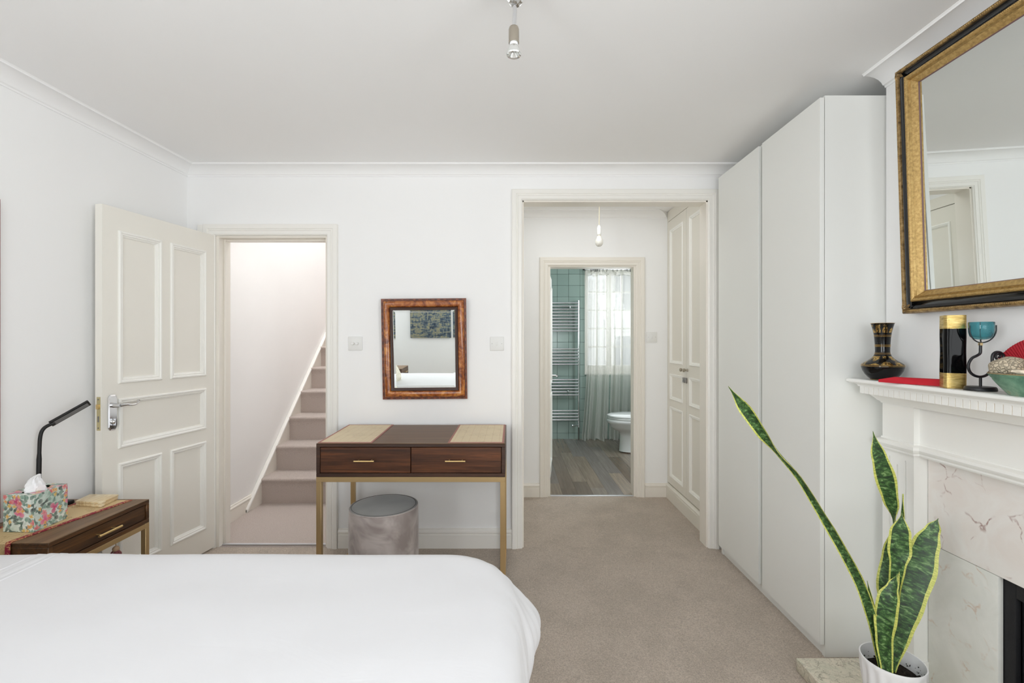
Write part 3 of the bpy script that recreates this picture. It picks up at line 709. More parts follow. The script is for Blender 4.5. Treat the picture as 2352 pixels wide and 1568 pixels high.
# lobby pendant
lp = empty('pendant_bulb', (.639, 3.45, H), 'bare frosted bulb hanging on a cord in the lobby', 'light fixture')
bx, by = .639, 3.45
mb = MB(); mb.tube([(bx, by, H - .01), (bx + .002, by, 2.25), (bx, by, 2.13)], .0035, 8); mb.build('cord', plain('ivory_cord', (208, 200, 178), .6), lp, smooth=True)
MB().lathe([(.0, .0), (.035, .0), (.04, .015), (.03, .03), (.0, .03)], bx, by, H - .04, 20, capb=False).build('ceiling_rose', m_whiteplastic, lp, smooth=True)
MB().lathe([(.0, -.001), (.012, 0), (.0155, .006), (.0165, .020), (.0165, .045), (.014, .046), (.0155, .048), (.013, .062), (.006, .074), (.0, .076)], bx, by, 2.058, 18, capb=False).build('lamp_holder', m_whiteplastic, lp, smooth=True)
MB().lathe([(.0125, 0), (.0125, .014)], bx, by, 2.050, 16, capt=True).build('bulb_cap', m_brass, lp, smooth=True)
MB().lathe([(.0, .0), (.010, .002), (.020, .008), (.027, .020), (.0295, .034), (.027, .048), (.020, .062), (.015, .073), (.013, .080), (.0, .081)], bx, by, 1.975, 24, capb=False).build('bulb', NT('frosted_bulb_glass', .15, 0, (232, 230, 222), Coat_Weight=.5).m, lp, smooth=True)

# bedroom ceiling spot (switched off)
sx, sy = .0075, 1.40
sp = empty('ceiling_spotlight', (sx, sy, H), 'single brushed nickel spotlight on a rod under the bedroom ceiling', 'light fixture')
m_clear = NT('lamp_glass', 0.03, 0, (245, 246, 246), Transmission_Weight=1.0, IOR=1.45).m
MB().lathe([(.0, .0), (.05, .0), (.055, .008), (.055, .016), (.0, .016)], sx, sy, H - .018, 28, capb=False).build('ceiling_plate', m_nickel, sp, smooth=True)
MB().lathe([(.0, .0), (.010, .002), (.020, .010), (.025, .020), (.024, .030), (.016, .038), (.0, .040)], sx + .003, sy, 2.277, 8, capb=False).build('glass_bead', m_clear, sp, smooth=False)
mb = MB(); mb.tube([(sx, sy, 2.34), (sx + .001, sy, 2.26), (sx - .002, sy, 2.215)], .006, 12); mb.build('rod', m_chrome, sp, smooth=True)
MB().lathe([(.0135, .0), (.0155, 0), (.0155, .040), (.013, .047), (.006, .0485), (.0, .0485)], sx - .002, sy, 2.168, 24, capb=False).build('lamp_holder', m_nickel, sp, smooth=True)
MB().lathe([(.0, -.001), (.0128, .0), (.0132, .010), (.011, .014), (.0, .014)], sx - .002, sy, 2.158, 20, capb=False).build('lamp_cap', m_ceramic, sp, smooth=True)
MB().lathe([(.0, .012), (.010, .013), (.0165, .002), (.0215, .0), (.0225, .003), (.0185, .015), (.0145, .024), (.0125, .028), (.0, .028)], sx - .002, sy, 2.132, 28, capb=False).build('reflector_bulb', NT('faceted_reflector', .12, .75, (235, 236, 234)).m, sp, smooth=True, angle=30)

# wall switches
m_screw = plain('screw_cap_grey', (196, 196, 194), .4)
def plate(name, x, Y, z, label, dimmer=False, rocker=True):
    r_ = empty(name, (x, Y, z), label, 'switch'); h = .043
    MB().box(x - h, x + h, Y - .0085, Y - .0005, z - h, z + h).build('face_plate', m_whiteplastic, r_, bev=.003)
    if dimmer:
        for dx in (-.0135, .0135):
            MB().tube([(x + dx, Y - .008, z), (x + dx, Y - .020, z), (x + dx, Y - .022, z)], [.0098, .0095, .008], 18).build('dimmer_knob', m_whiteplastic, r_, smooth=True)
    else:
        MB().box(x - .0065, x + .0065, Y - .0125, Y - .008, z - .013, z + .013).build('rocker', m_whiteplastic, r_, bev=.0015)
        for dx in (-.030, .030): MB().tube([(x + dx, Y - .008, z), (x + dx, Y - .0092, z)], .0028, 8).build('screw', m_screw, r_)
plate('dimmer_switch', (816.5 - 1176) * YB / F, YB, CH - 4.5 * YB / F, 'white double dimmer switch with two knobs beside the stair door', True)
plate('light_switch', (1141.5 - 1176) * YB / F, YB, CH - 5 * YB / F, 'white rocker light switch between the small mirror and the lobby opening')
plate('light_switch', (1497 - 1176) * YL / F, YL, CH + 10 * YL / F, 'white light switch on the lobby wall by the bathroom door')

# ---------------------------------------------------------------- wardrobe
wd = empty('wardrobe', (1.55, 2.36, 0), 'tall white handleless wardrobe with two flat doors against the chimney breast', 'wardrobe')
WX, WN, WF, WH = 1.268, 1.905, 2.845, 2.277
MB().box(WX, XR - .02, WN, WN + .019, 0, WH).build('side_panel', m_ward, wd, bev=.001, seg=1)
MB().box(WX, XR - .02, WF - .019, WF, 0, WH).build('side_panel', m_ward, wd, bev=.001, seg=1)
MB().box(WX, XR - .02, WN + .02, WF - .02, WH - .02, WH - .001).build('top_panel', m_ward, wd)
MB().box(WX + .002, XR - .02, WN + .02, WF - .02, .05, .066).build('bottom_panel', m_ward, wd)
MB().box(WX + .006, WX + .02, WN + .02, WF - .02, 0, .05).build('plinth', m_ward, wd)
MB().box(XR - .026, XR - .021, WN + .02, WF - .02, .05, WH).build('back_panel', m_ward, wd)
MB().box(WX + .0, WX + .3, 2.355, 2.375, .066, WH - .02).build('divider', m_ward, wd)
MB().box(WX - .021, WX - .003, WN - .001, 2.347, .052, WH - .009).build('door', m_ward, wd, bev=.0012, seg=1)
MB().box(WX - .021, WX - .003, 2.380, WF - .006, .052, WH - .009).build('door', m_ward, wd, bev=.0012, seg=1)

# ---------------------------------------------------------------- fireplace
def marble(name, cols, vein, scale, thr, rough=0.25, sparse=True, rot=(0, 0, 0)):
    t = NT(name, rough); v = t.coord('Object', (1, 1, 1), (0, 0, 0), rot)
    w_ = t.noise(v, scale * .8, 3, .6, 0, 'Color'); dv = t.vmath('ADD', v, t.vmath('SCALE', w_, (0, 0, 0)))
    sc = t.new('ShaderNodeVectorMath', operation='SCALE'); t.link(w_, sc.inputs[0]); sc.inputs['Scale'].default_value = .35 / scale * 3.2
    dv = t.vmath('ADD', v, sc.outputs[0])
    e = t.voro(dv, scale, 'DISTANCE_TO_EDGE'); veins = t.g(e, [(0, 1), (thr, 0)]) if sparse else t.math('MAXIMUM', t.g(t.math('ABSOLUTE', t.math('SUBTRACT', t.noise(v, 9, 5, .6, 1.6), .5)), [(0, 1), (.022, 0)]), t.math('MULTIPLY', t.g(t.math('ABSOLUTE', t.math('SUBTRACT', t.noise(v, 22, 4, .6, 2.2), .5)), [(0, 1), (.03, 0)]), .6))
    msk = t.g(t.noise(v, scale * 1.3, 3), [(.50 if sparse else .30, 0), (.66 if sparse else .55, 1)]); brk = t.g(t.noise(v, scale * 9, 3), [(.35, 0), (.55, 1)])
    f = t.math('MULTIPLY', t.math('MULTIPLY', veins, msk), brk if sparse else .8)
    cl = t.g(t.noise(v, scale * .9, 5, .6, 1.0), [(.35, 0), (.65, 1)])
    t.base(t.mix(f, t.mix(cl, cols[0], cols[1]), vein)); return t.m
m_slip = marble('pinkish_white_marble', ((240, 238, 235), (234, 227, 222)), (150, 108, 100), 7.5, .030)
m_slip2 = marble('pale_greenish_marble', ((228, 228, 223), (218, 219, 213)), (205, 180, 160), 9, .04)
m_hearth = marble('cream_veined_marble', ((226, 216, 198), (208, 206, 186)), (128, 120, 106), 15, .045, .2, False)

fp = empty('fireplace_surround', (1.45, 1.15, 0), 'white painted fireplace surround with dentilled mantel shelf and marble slips', 'fireplace')
PX, FX, SLX = 1.458, 1.4786, 1.507
# slips
MB().box(SLX, SLX + .018, .64, 1.704, .553, .868).build('marble_slip', m_slip, fp, bev=.001, seg=1)
MB().box(SLX, SLX + .018, 1.458, 1.704, .0, .5515).build('marble_slip', m_slip2, fp, bev=.003)
MB().box(SLX, SLX + .018, .64, .842, .0, .5515).build('marble_slip', m_slip2, fp, bev=.003)
# pilasters with flutes
def pilaster(ya, yb):
    mb = MB(); zt, zb = 1.065, 0.0; w = .004; cs = [ya + (yb - ya) * k for k in (.255, .51, .765)]
    tops = [.838, .816, .840]
    e = PX + .007; edges = [ya] + [c + s_ * w for c in cs for s_ in (-1, 1)] + [yb]
    mb.box(e, BX - .002, ya, yb, zb, zt)
    for k in range(0, len(edges), 2): mb.box(PX, e, edges[k], edges[k + 1], zb, zt)
    for k, c in enumerate(cs):
        mb.box(PX, e, c - w, c + w, tops[k], zt); mb.box(PX, e, c - w, c + w, zb, .17)
        for zc, s_ in ((tops[k], 1), (.17, -1)):
            for yy in (-1, 1): mb.box(PX, e, c + (yy * w - (w * .45 if yy > 0 else 0)), c + (yy * w + (w * .45 if yy < 0 else 0)), min(zc, zc - s_ * .004), max(zc, zc - s_ * .004))
    mb.box(PX - .008, BX - .002, ya - .006, yb + .006, 0, .12)
    return mb.build('pilaster', m_mant, fp)
pilaster(1.706, 1.85); pilaster(.45, .594)
MB().box(FX, BX - .002, .594, 1.706, .868, 1.065).build('frieze', m_mant, fp)
# necking moulding breaking round the pilasters
pm = [(0, .862), (.006, .862), (.010, .868), (.010, .874), (.016, .880), (.019, .888), (.017, .897), (.010, .902), (.004, .904), (.003, .910), (0, .910)]
path = [(BX - .002, 1.85), (PX, 1.85), (PX, 1.706), (FX, 1.706), (FX, .594), (PX, .594), (PX, .45), (BX - .002, .45)]
outs = [(0, 1), (-1, 1), (-1, -1), (-1, -1), (-1, 1), (-1, 1), (-1, -1), (0, -1)]
MB().run(path, pm, outs).build('necking_moulding', m_mant, fp, smooth=True, angle=30)
# bed moulding, dentils, shelf
frs = lambda u, v, h: Vector((-v, u, h))
MB().sweep(frs, .452, 1.848, -1.51, -1.456, [(0, 1.040), (.003, 1.040), (.006, 1.046), (.012, 1.050), (.018, 1.058), (.026, 1.066), (.030, 1.072), (.030, 1.080), (0, 1.080)], 'arch').build('bed_moulding', m_mant, fp, smooth=True, angle=30)
MB().box(1.3772, BX - .002, .444, 1.858, 1.0785, 1.108).build('dentil_band', m_dentgap, fp)
den0 = MB().box(1.3745, 1.3815, .4445, .4661, 1.077, 1.106).build('dentil', m_mant, fp, origin=(1.378, .4445, 1.077), bev=.0008, seg=1)
for k in range(1, 60): piece(den0, (1.378, .4445 + .0236 * k, 1.077), fp)
de = MB().box(1.3815, 1.4035, 1.857, 1.862, 1.077, 1.106).build('dentil', m_mant, fp, origin=(1.3815, 1.857, 1.077), bev=.0008, seg=1)
for k in range(1, 5): piece(de, (1.3815 + .0236 * k, 1.857, 1.077), fp)
mb = MB(); mb.box(1.376, BX - .001, .44, 1.862, 1.104, 1.1328)
mb.sweep(frs, .44, 1.862, -1.511, -1.376, [(0, 1.104), (.004, 1.104), (.005, 1.109), (.010, 1.114), (.018, 1.116), (.024, 1.1165), (.026, 1.119), (.030, 1.121), (.031, 1.1255), (.030, 1.130), (.026, 1.133), (0, 1.133)], 'arch')
mb.build('mantel_shelf', m_mant, fp, smooth=True, angle=30)
# cast iron grate surround inside the slips
gi = empty('cast_iron_grate', (1.62, 1.15, 0), 'black cast iron fireplace insert with ribbed cheeks behind the marble slips', 'fireplace insert')
mb = MB(); mb.box(1.526, 1.545, 1.425, 1.475, .0, .57); mb.box(1.526, 1.545, .825, .875, .0, .57); mb.box(1.5265, 1.5445, .875, 1.425, .50, .57); mb.build('insert_frame', m_iron, gi, bev=.003)
rib = MB().tube([(1.548, 1.412, .0), (1.548, 1.412, .5)], .010, 8).build('rib', m_iron, gi, smooth=True, origin=(1.548, 1.412, 0))
for k in range(1, 9):
    piece(rib, (1.548 + .020 * k, 1.412 - .012 * k, 0), gi)
for k in range(0, 9): piece(rib, (1.548 + .020 * k, .888 + .012 * k, 0), gi)
mb = MB(); mb.box(1.72, 1.74, .86, 1.44, 0, .6); mb.box(1.55, 1.74, .86, 1.44, .505, .52); mb.quadbox((1.552, 1.43, 0), (1.73, 1.325, 0), (1.73, 1.325, .51), (1.552, 1.43, .51), (.006, .010, 0)); mb.quadbox((1.552, .87, 0), (1.73, .975, 0), (1.73, .975, .51), (1.552, .87, .51), (.006, -.010, 0)); mb.build('firebox', m_iron, gi)
mb = MB()
for k in range(5): mb.tube([(1.60, 1.02 + k * .065, .10), (1.60, 1.02 + k * .065, .24)], .006, 8)
mb.tube([(1.60, 1.0, .24), (1.60, 1.30, .24)], .007, 8); mb.tube([(1.60, 1.0, .10), (1.60, 1.30, .10)], .007, 8); mb.tube([(1.60, 1.0, .0), (1.60, 1.0, .24)], .007, 8); mb.tube([(1.60, 1.3, .0), (1.60, 1.3, .24)], .007, 8); mb.build('grate_bars', m_iron, gi)

hb = MB().box(1.105, SLX - .002, .47, 1.83, .001, .05).build('hearth_slab', m_hearth, None, bev=.004)
tag(hb, 'cream marble hearth slab with grey veins under the plant pot', 'hearth')

# ---------------------------------------------------------------- gilt mirror over the mantel, leaning forward
t = NT('old_gold_leaf', .42, .55); v = t.coord(); a = t.noise(v, 110, 4, .6); t.base(t.ramp(a, [(.25, (150, 122, 74)), (.5, (186, 154, 96)), (.75, (208, 178, 120))])); t.bump(a, .2, .001); m_gilt = t.m
t = NT('aged_bronze_gilt', .45, .5); v = t.coord(); a = t.noise(v, 60, 4, .6); t.base(t.ramp(a, [(.3, (92, 74, 50)), (.5, (150, 122, 80)), (.75, (192, 164, 116))])); t.bump(a, .4, .001); m_gilt2 = t.m
m_blk = NT('black_lacquer', .16, 0, (16, 17, 19), Coat_Weight=.4).m
m_liner = plain('purple_grey_liner', (120, 92, 92), .5)
gm = empty('gilt_mirror', (1.49, 1.15, 1.385), 'large mirror in a black and gilt frame leaning over the mantel', 'mirror')
TILT = R(1.75); GZ = 1.384; GH = .905; GY0, GY1 = .54, 1.763
def frg(u, v, h):      # u = distance toward the camera from the far edge, v up, h off the wall
    return Vector((1.491 - h * math.cos(TILT) - v * math.sin(TILT), GY1 - u, GZ + v * math.cos(TILT) - h * math.sin(TILT)))
GW = GY1 - GY0
def gpart(name, prof, mat, kind=None, smooth=True, angle=35):
    return MB().sweep(frg, 0, GW, 0, GH, [(-o, h) for o, h in prof], 'closed').build(name, mat, gm, smooth=smooth, angle=angle)
gpart('outer_moulding', [(0, -.016), (0, .024), (.003, .030), (.009, .032), (.014, .029), (.016, .022), (.016, -.016)], m_gilt2)
gpart('black_cove', [(.0155, .024), (.020, .018), (.028, .015), (.036, .018), (.042, .026), (.0425, .001)], m_blk)
gpart('inner_moulding', [(.042, .001), (.042, .030), (.045, .034), (.050, .034), (.054, .031), (.056, .033), (.058, .030), (.060, .032), (.062, .026), (.062, .001)], m_gilt)
gpart('sloped_slip', [(.062, .024), (.065, .022), (.076, .012), (.078, .011), (.078, .006)], m_gilt)
gpart('inner_liner', [(.078, .010), (.0805, .008), (.0805, .004)], m_liner)
q = .0795
MB().quadbox(frg(q, q, .004), frg(GW - q, q, .004), frg(GW - q, GH - q, .004), frg(q, GH - q, .004), frg(0, 0, .007) - frg(0, 0, .004)).build('mirror_glass', m_mirror, gm)
MB().quadbox(frg(.01, .01, .0), frg(GW - .01, .01, .0), frg(GW - .01, GH - .01, .0), frg(.01, GH - .01, .0), frg(0, 0, .003) - frg(0, 0, 0)).build('backing_board', m_black, gm)
def beads(off, h, r, step, name, mat):
    mb = MB(); pts = []
    for (a, b, c, d) in ((off, off, GW - off, off), (GW - off, off, GW - off, GH - off), (GW - off, GH - off, off, GH - off), (off, GH - off, off, off)):
        L_ = abs(c - a) + abs(d - b); n_ = int(L_ / step)
        for k in range(n_): pts.append(((a + (c - a) * k / n_, b + (d - b) * k / n_), (abs(c - a) > 0)))
    for (u, v), hor in pts:
        c0 = frg(u, v, h); ru, rv = (step * .42, r) if hor else (r, step * .42)
        vs = [c0 + (frg(du * ru, dv * rv, dh * r) - frg(0, 0, 0)) for du, dv, dh in ((1, 0, 0), (0, 1, 0), (-1, 0, 0), (0, -1, 0), (0, 0, 1))]
        mb.add(vs, [(0, 1, 4), (1, 2, 4), (2, 3, 4), (3, 0, 4)])
    return mb.build(name, mat, gm, kind='stuff', smooth=True, angle=60, recalc=False)
beads(.0095, .0318, .0030, .0062, 'outer_beading', m_gilt); beads(.0475, .034, .0026, .0052, 'inner_beading', m_gilt)
for (u, v, du, dv) in ((.008, .008, 1, 1), (GW - .008, .008, -1, 1), (GW - .008, GH - .008, -1, -1), (.008, GH - .008, 1, -1)):
    mb = MB()
    for a, ln, wd_ in ((0.0, .032, .006), (.785, .036, .008), (1.571, .032, .006), (.39, .029, .006), (1.18, .029, .006)):
        ca, sa = math.cos(a), math.sin(a); vs = []; n_ = 6
        for k in range(n_ + 1):
            t_ = k / n_; w_ = wd_ * math.sin(math.pi * min(1, t_ * .85 + .12)) ; hh = .031 + .005 * math.sin(t_ * 3.0)
            for s_ in (-1, 0, 1):
                x_, y_ = ca * ln * t_ - sa * w_ * s_, sa * ln * t_ + ca * w_ * s_
                vs.append(frg(u + du * x_, v + dv * y_, hh - (.006 if s_ else 0)))
        fs = [(k * 3 + j, k * 3 + j + 1, k * 3 + j + 4, k * 3 + j + 3) for k in range(n_) for j in range(2)]
        mb.add(vs, fs)
    mb.ball(frg(u + du * .011, v + dv * .011, .034), .005, .005, .005, 8, 6)
    mb.build('corner_leaf', m_gilt2, gm, smooth=True, angle=60, recalc=False)

# ---------------------------------------------------------------- small burl mirror on the back wall
t = NT('burl_veneer', .18, 0, Coat_Weight=.6); v = t.coord('Object', (1, 1, 1)); a = t.noise(v, 14, 5, .65, 1.4); b = t.g(t.noise(v, 60, 3, .6, 1), [(.60, 0), (.68, 1)]); c = t.g(t.noise(v, 7, 2), [(.5, 0), (.62, 1)])
t.base(t.mix(t.math('MULTIPLY', b, c), t.ramp(a, [(.36, (104, 46, 14)), (.5, (158, 86, 32)), (.64, (200, 130, 60))]), (48, 20, 8))); m_burl = t.m
m_mahog = wood('mahogany_edge', (96, 48, 30), (138, 78, 52), 1.5, .35, 2)
m_dark = plain('dark_stained_wood', (62, 34, 22), .35)
sm = empty('framed_mirror', (-.54, YB - .01, .925), 'small mirror in a glossy burl wood frame above the dressing table', 'mirror')
MW, MH = .522, .620; MC = Vector((-.5405, 0, 1.2335)); RO = R(.5); LN = R(2.2)
def frm(u, v, h):
    x, z = u * math.cos(RO) - v * math.sin(RO), u * math.sin(RO) + v * math.cos(RO)
    y = YB - .004 - h - (z + MH / 2) * math.sin(LN) * 1.0
    return Vector((MC.x + x, y, MC.z + z))
def mpart(name, prof, mat, angle=35):
    return MB().sweep(frm, -MW / 2, MW / 2, -MH / 2, MH / 2, [(-o, h) for o, h in prof], 'closed').build(name, mat, sm, smooth=True, angle=angle)
mpart('outer_edge', [(0, .0), (0, .014), (.001, .015), (.012, .015), (.013, .012), (.013, 0)], m_mahog)
mpart('burl_moulding', [(.0125, .010), (.0135, .018), (.018, .026), (.026, .0305), (.036, .031), (.045, .027), (.050, .020), (.052, .012)], m_burl)
mpart('inner_bead', [(.052, .006), (.052, .014), (.055, .016), (.060, .014), (.062, .017), (.068, .016), (.071, .012), (.071, .004)], m_dark)
for s_ in range(4):
    hor = s_ % 2 == 0; L_ = (MW if hor else MH) - .03; n_ = 13 if hor else 15; sg = 1 if s_ < 2 else -1; o_ = .0062
    for k in range(n_):
        c_ = -L_ / 2 + L_ * (k + .5) / n_; hl = L_ / n_ * .27
        if hor: u0, u1, v0, v1 = c_ - hl, c_ + hl, sg * (MH / 2 - o_) - .0016, sg * (MH / 2 - o_) + .0016
        else: u0, u1, v0, v1 = sg * (MW / 2 - o_) - .0016, sg * (MW / 2 - o_) + .0016, c_ - hl, c_ + hl
        MB().quadbox(frm(u0, v0, .0145), frm(u1, v0, .0145), frm(u1, v1, .0145), frm(u0, v1, .0145), frm(0, 0, .0157) - frm(0, 0, .0145)).build('inlay_strip', m_black, sm)
a_, b_ = MW / 2 - .0705, MH / 2 - .0705; bv = .013
mb = MB(); vs = [frm(x, z, .006) for x, z in ((-a_, -b_), (a_, -b_), (a_, b_), (-a_, b_))] + [frm(x, z, .0054) for x, z in ((-a_ + bv, -b_ + bv), (a_ - bv, -b_ + bv), (a_ - bv, b_ - bv), (-a_ + bv, b_ - bv))]
mb.add(vs, [(4, 5, 6, 7), (0, 1, 5, 4), (1, 2, 6, 5), (2, 3, 7, 6), (3, 0, 4, 7)]); mb.build('mirror_glass', m_mirror, sm, recalc=False)
MB().quadbox(frm(-MW / 2 + .01, -MH / 2 + .01, -.002), frm(MW / 2 - .01, -MH / 2 + .01, -.002), frm(MW / 2 - .01, MH / 2 - .01, -.002), frm(-MW / 2 + .01, MH / 2 - .01, -.002), frm(0, 0, .004) - frm(0, 0, -.002)).build('backing_board', m_dark, sm)

# ---------------------------------------------------------------- dressing table
def frame_table(root, x0, x1, y0, y1, ztop, hb_, tk, axis, drawers, legz=0.0, sled=True):
    """wooden drawer box on a gold tube frame; axis 'x' = long side across the room with drawers facing the camera, 'y' = drawers facing +X"""
    top, front, case = (m_walnuttop, m_walnut, m_walnutcase) if axis == 'x' else (m_walnuttop_y, m_walnut_y, m_walnut_y)
    zb = ztop - hb_; T = .018
    MB().box(x0, x1, y0, y1, ztop - .003, ztop).build('tabletop', top, root, bev=.001, seg=1)
    mb = MB(); mb.box(x0, x1, y0, y1, ztop - T, ztop - .003)
    mb.box(x0, x1, y0, y1, zb, zb + T); mb.box(x0, x0 + T, y0, y1, zb + T, ztop - T) if axis == 'x' else mb.box(x0, x1, y0, y0 + T, zb + T, ztop - T)
    mb.box(x1 - T, x1, y0, y1, zb + T, ztop - T) if axis == 'x' else mb.box(x0, x1, y1 - T, y1, zb + T, ztop - T)
    mb.box(x0 + T, x1 - T, y1 - .01, y1, zb + T, ztop - T) if axis == 'x' else mb.box(x0, x0 + .01, y0 + T, y1 - T, zb + T, ztop - T)
    mb.build('case', case, root, bev=.0015, seg=1)
    n_ = drawers; a, b = (x0 + T, x1 - T) if axis == 'x' else (y0 + T, y1 - T)
    for k in range(n_):
        p, q_ = a + (b - a) * k / n_ + .002, a + (b - a) * (k + 1) / n_ - .002; m_ = (p + q_) / 2; zh = (zb + ztop) / 2; rec = .004
        if axis == 'x':
            d = MB().box(p, q_, y0 + rec, y1 - .02, zb + T + .002, ztop - T - .003).build('drawer', front, root, bev=.001, seg=1)
            m_ -= .002 if k else -.0
            mb = MB(); mb.tube([(m_ - .05, y0 - .022, zh), (m_ + .05, y0 - .022, zh)], .0042, 12)
            for s_ in (-.032, .032): mb.tube([(m_ + s_, y0 + .005, zh), (m_ + s_, y0 - .022, zh)], .003, 8)
        else:
            d = MB().box(x0 + .02, x1 - rec, p, q_, zb + T + .002, ztop - T - .003).build('drawer', front, root, bev=.001, seg=1)
            mb = MB(); mb.tube([(x1 + .024, m_ - .055, zh), (x1 + .024, m_ + .055, zh)], .0048, 12)
            for s_ in (-.035, .035): mb.tube([(x1 - .005, m_ + s_, zh), (x1 + .024, m_ + s_, zh)], .003, 8)
        mb.build('handle', m_goldh, d, smooth=True, angle=50)
    # gold frame
    zt = zb - .0005
    mb = MB(); mb.box(x0, x1, y0, y0 + tk, zt - tk, zt); mb.box(x0, x1, y1 - tk, y1, zt - tk, zt); mb.box(x0, x0 + tk, y0 + tk, y1 - tk, zt - tk, zt); mb.box(x1 - tk, x1, y0 + tk, y1 - tk, zt - tk, zt)
    mb.build('frame', m_gold, root, bev=.001, seg=1)
    for xa in (x0, x1 - tk):
        for ya in (y0, y1 - tk): MB().box(xa, xa + tk, ya, ya + tk, legz, zt - tk).build('leg', m_gold, root, bev=.001, seg=1)
    if sled:
        for xa in (x0, x1 - tk): MB().box(xa, xa + tk, y0 + tk, y1 - tk, legz, legz + tk).build('floor_rail', m_gold, root, bev=.001, seg=1)
DTX0, DTX1, DTY0, DTY1, DTZ = -.976, -.034, 2.343, 2.868, .772
dt = empty('dressing_table', (-.505, 2.6, 0), 'walnut dressing table with two drawers on a slim gold frame', 'table')
frame_table(dt, DTX0, DTX1, DTY0, DTY1, DTZ, .167, .025, 'x', 2)

t = NT('bamboo_placemat', .65); v = t.coord(); X = t.xyz(v)
st = t.math('FRACT', t.math('MULTIPLY', X[0], 160.0)); ln_ = t.math('FRACT', t.math('MULTIPLY', X[0], 26.0)); l2 = t.math('FRACT', t.math('MULTIPLY', X[1], 14.0))
nb = t.noise(t.coord('Object', (9, 16, 1)), 1.6, 6, .7, 2.5); br = t.g(t.math('ABSOLUTE', t.math('SUBTRACT', nb, .5)), [(0, 1), (.012, 0)]); mk = t.g(t.noise(v, 8, 2), [(.5, 0), (.56, 1)])
c = t.mix(t.g(ln_, [(.0, 1), (.05, 0)]), t.mix(t.g(st, [(.0, 1), (.25, 0), (1, 0)]), (224, 208, 176), (208, 190, 156)), (196, 164, 128))
c = t.mix(t.g(l2, [(0, 1), (.04, 0)]), c, (204, 178, 144)); c = t.mix(t.math('MULTIPLY', t.math('MULTIPLY', br, mk), .75), c, (128, 104, 60)); t.base(c); t.bump(st, .3, .001); m_mat = t.m
m_matedge = plain('dusty_rose_binding', (172, 122, 112), .8, bump=.2, bscale=400)
def placemat(x0, x1, y0, y1, z, label, sk=0.0):
    r_ = empty('placemat', ((x0 + x1) / 2, (y0 + y1) / 2, z), label, 'placemat', 'bamboo placemats on the dressing table')
    e = .010
    q_ = lambda x, y: (x + sk * (y - y0), y)
    MB().prism([q_(x0 + e, y0 + e), q_(x1 - e, y0 + e), q_(x1 - e, y1 - e), q_(x0 + e, y1 - e)], z + .0005, z + .0022).build('mat', m_mat, r_)
    MB().sweep(lambda u, v, h: Vector((*q_(u, v), z + h)), x0, x1, y0, y1, [(-e, .0004), (-e, .0028), (-.001, .0030), (0, .002), (0, .0004)], 'closed').build('binding', m_matedge, r_)
placemat(-.972, -.700, 2.352, 2.862, DTZ, 'bamboo placemat on the dressing table end nearest the stair door', -.04)
placemat(-.322, -.040, 2.352, 2.862, DTZ, 'bamboo placemat on the dressing table end nearest the lobby opening')

# ---------------------------------------------------------------- velvet stool
t = NT('grey_velvet', .85); v = t.coord(); a = t.noise(v, 5, 3, .55, 1.6); t.base(t.ramp(a, [(.38, (150, 139, 135)), (.5, (172, 162, 158)), (.62, (190, 181, 177))])); t.b.inputs['Sheen Weight'].default_value = .6; t.b.inputs['Sheen Roughness'].default_value = .4; t.bump(t.noise(v, 300, 2), .15, .002); m_velvet = t.m
m_velvet2 = plain('grey_velvet_piping', (98, 96, 95), .8)
m_velvet3 = NT('grey_velvet_top', .8, 0, (124, 124, 121), Sheen_Weight=.5); t = m_velvet3; a = t.noise(t.coord(), 4, 3); t.base(t.ramp(a, [(.35, (124, 125, 122)), (.65, (148, 148, 145))])); m_velvet3 = t.m
px_, py_ = -.680, 2.50
stl = empty('pouffe', (px_, py_, 0), 'round grey velvet stool tucked under the dressing table', 'stool')
MB().lathe([(.160, 0.004), (.172, .0), (.178, .012), (.180, .10), (.1805, .25), (.180, .36), (.1785, .398), (.174, .408)], px_, py_, 0.0, 56).build('body', m_velvet, stl, smooth=True, angle=60)
MB().lathe([(.170, .400), (.173, .408), (.166, .413), (.14, .4165), (.08, .420), (.0, .421)], px_, py_, 0.0, 56, capb=False).build('seat', m_velvet3, stl, smooth=True, angle=60)
MB().tube([(px_ + .1745 * math.cos(a * math.pi / 28), py_ + .1745 * math.sin(a * math.pi / 28), .409) for a in range(56)], .0034, 8, closed=True).build('piping', m_velvet, stl, smooth=True)
MB().tube([(px_ + .1655 * math.cos(a * math.pi / 28), py_ + .1655 * math.sin(a * math.pi / 28), .4130) for a in range(56)], .0014, 6, closed=True).build('piping', m_velvet2, stl, smooth=True)

# ---------------------------------------------------------------- bedside table and what lies on it
BTX0, BTX1, BTY0, BTY1, BTZ = -2.032, -1.658, 1.681, 2.150, .56
bt = empty('bedside_table', (-1.845, 1.92, 0), 'walnut bedside table with a gold frame between the bed and the open door', 'table')
frame_table(bt, BTX0, BTX1, BTY0, BTY1, BTZ, .104, .022, 'y', 1)
# runner
t = NT('bamboo_runner', .7); v = t.coord(); X = t.xyz(v); st = t.math('FRACT', t.math('MULTIPLY', X[1], 150.0)); nb = t.noise(t.coord('Object', (16, 9, 9)), 1.6, 6, .7, 2.5)
br = t.g(t.math('ABSOLUTE', t.math('SUBTRACT', nb, .5)), [(0, 1), (.03, 0)]); mk = t.g(t.noise(v, 10, 2), [(.5, 0), (.56, 1)])
t.base(t.mix(t.math('MULTIPLY', t.math('MULTIPLY', br, mk), .7), t.mix(t.g(st, [(0, 1), (.3, 0)]), (214, 190, 146), (190, 160, 112)), (130, 98, 50))); t.bump(st, .3, .001); m_run = t.m
t = NT('maroon_patterned_binding', .75); v = t.coord('Object', (1, 1, 1)); a = t.g(t.noise(v, 70, 2, .5, 1), [(.52, 0), (.58, 1)]); t.base(t.mix(a, (142, 30, 56), (200, 150, 104))); m_maroon = t.m
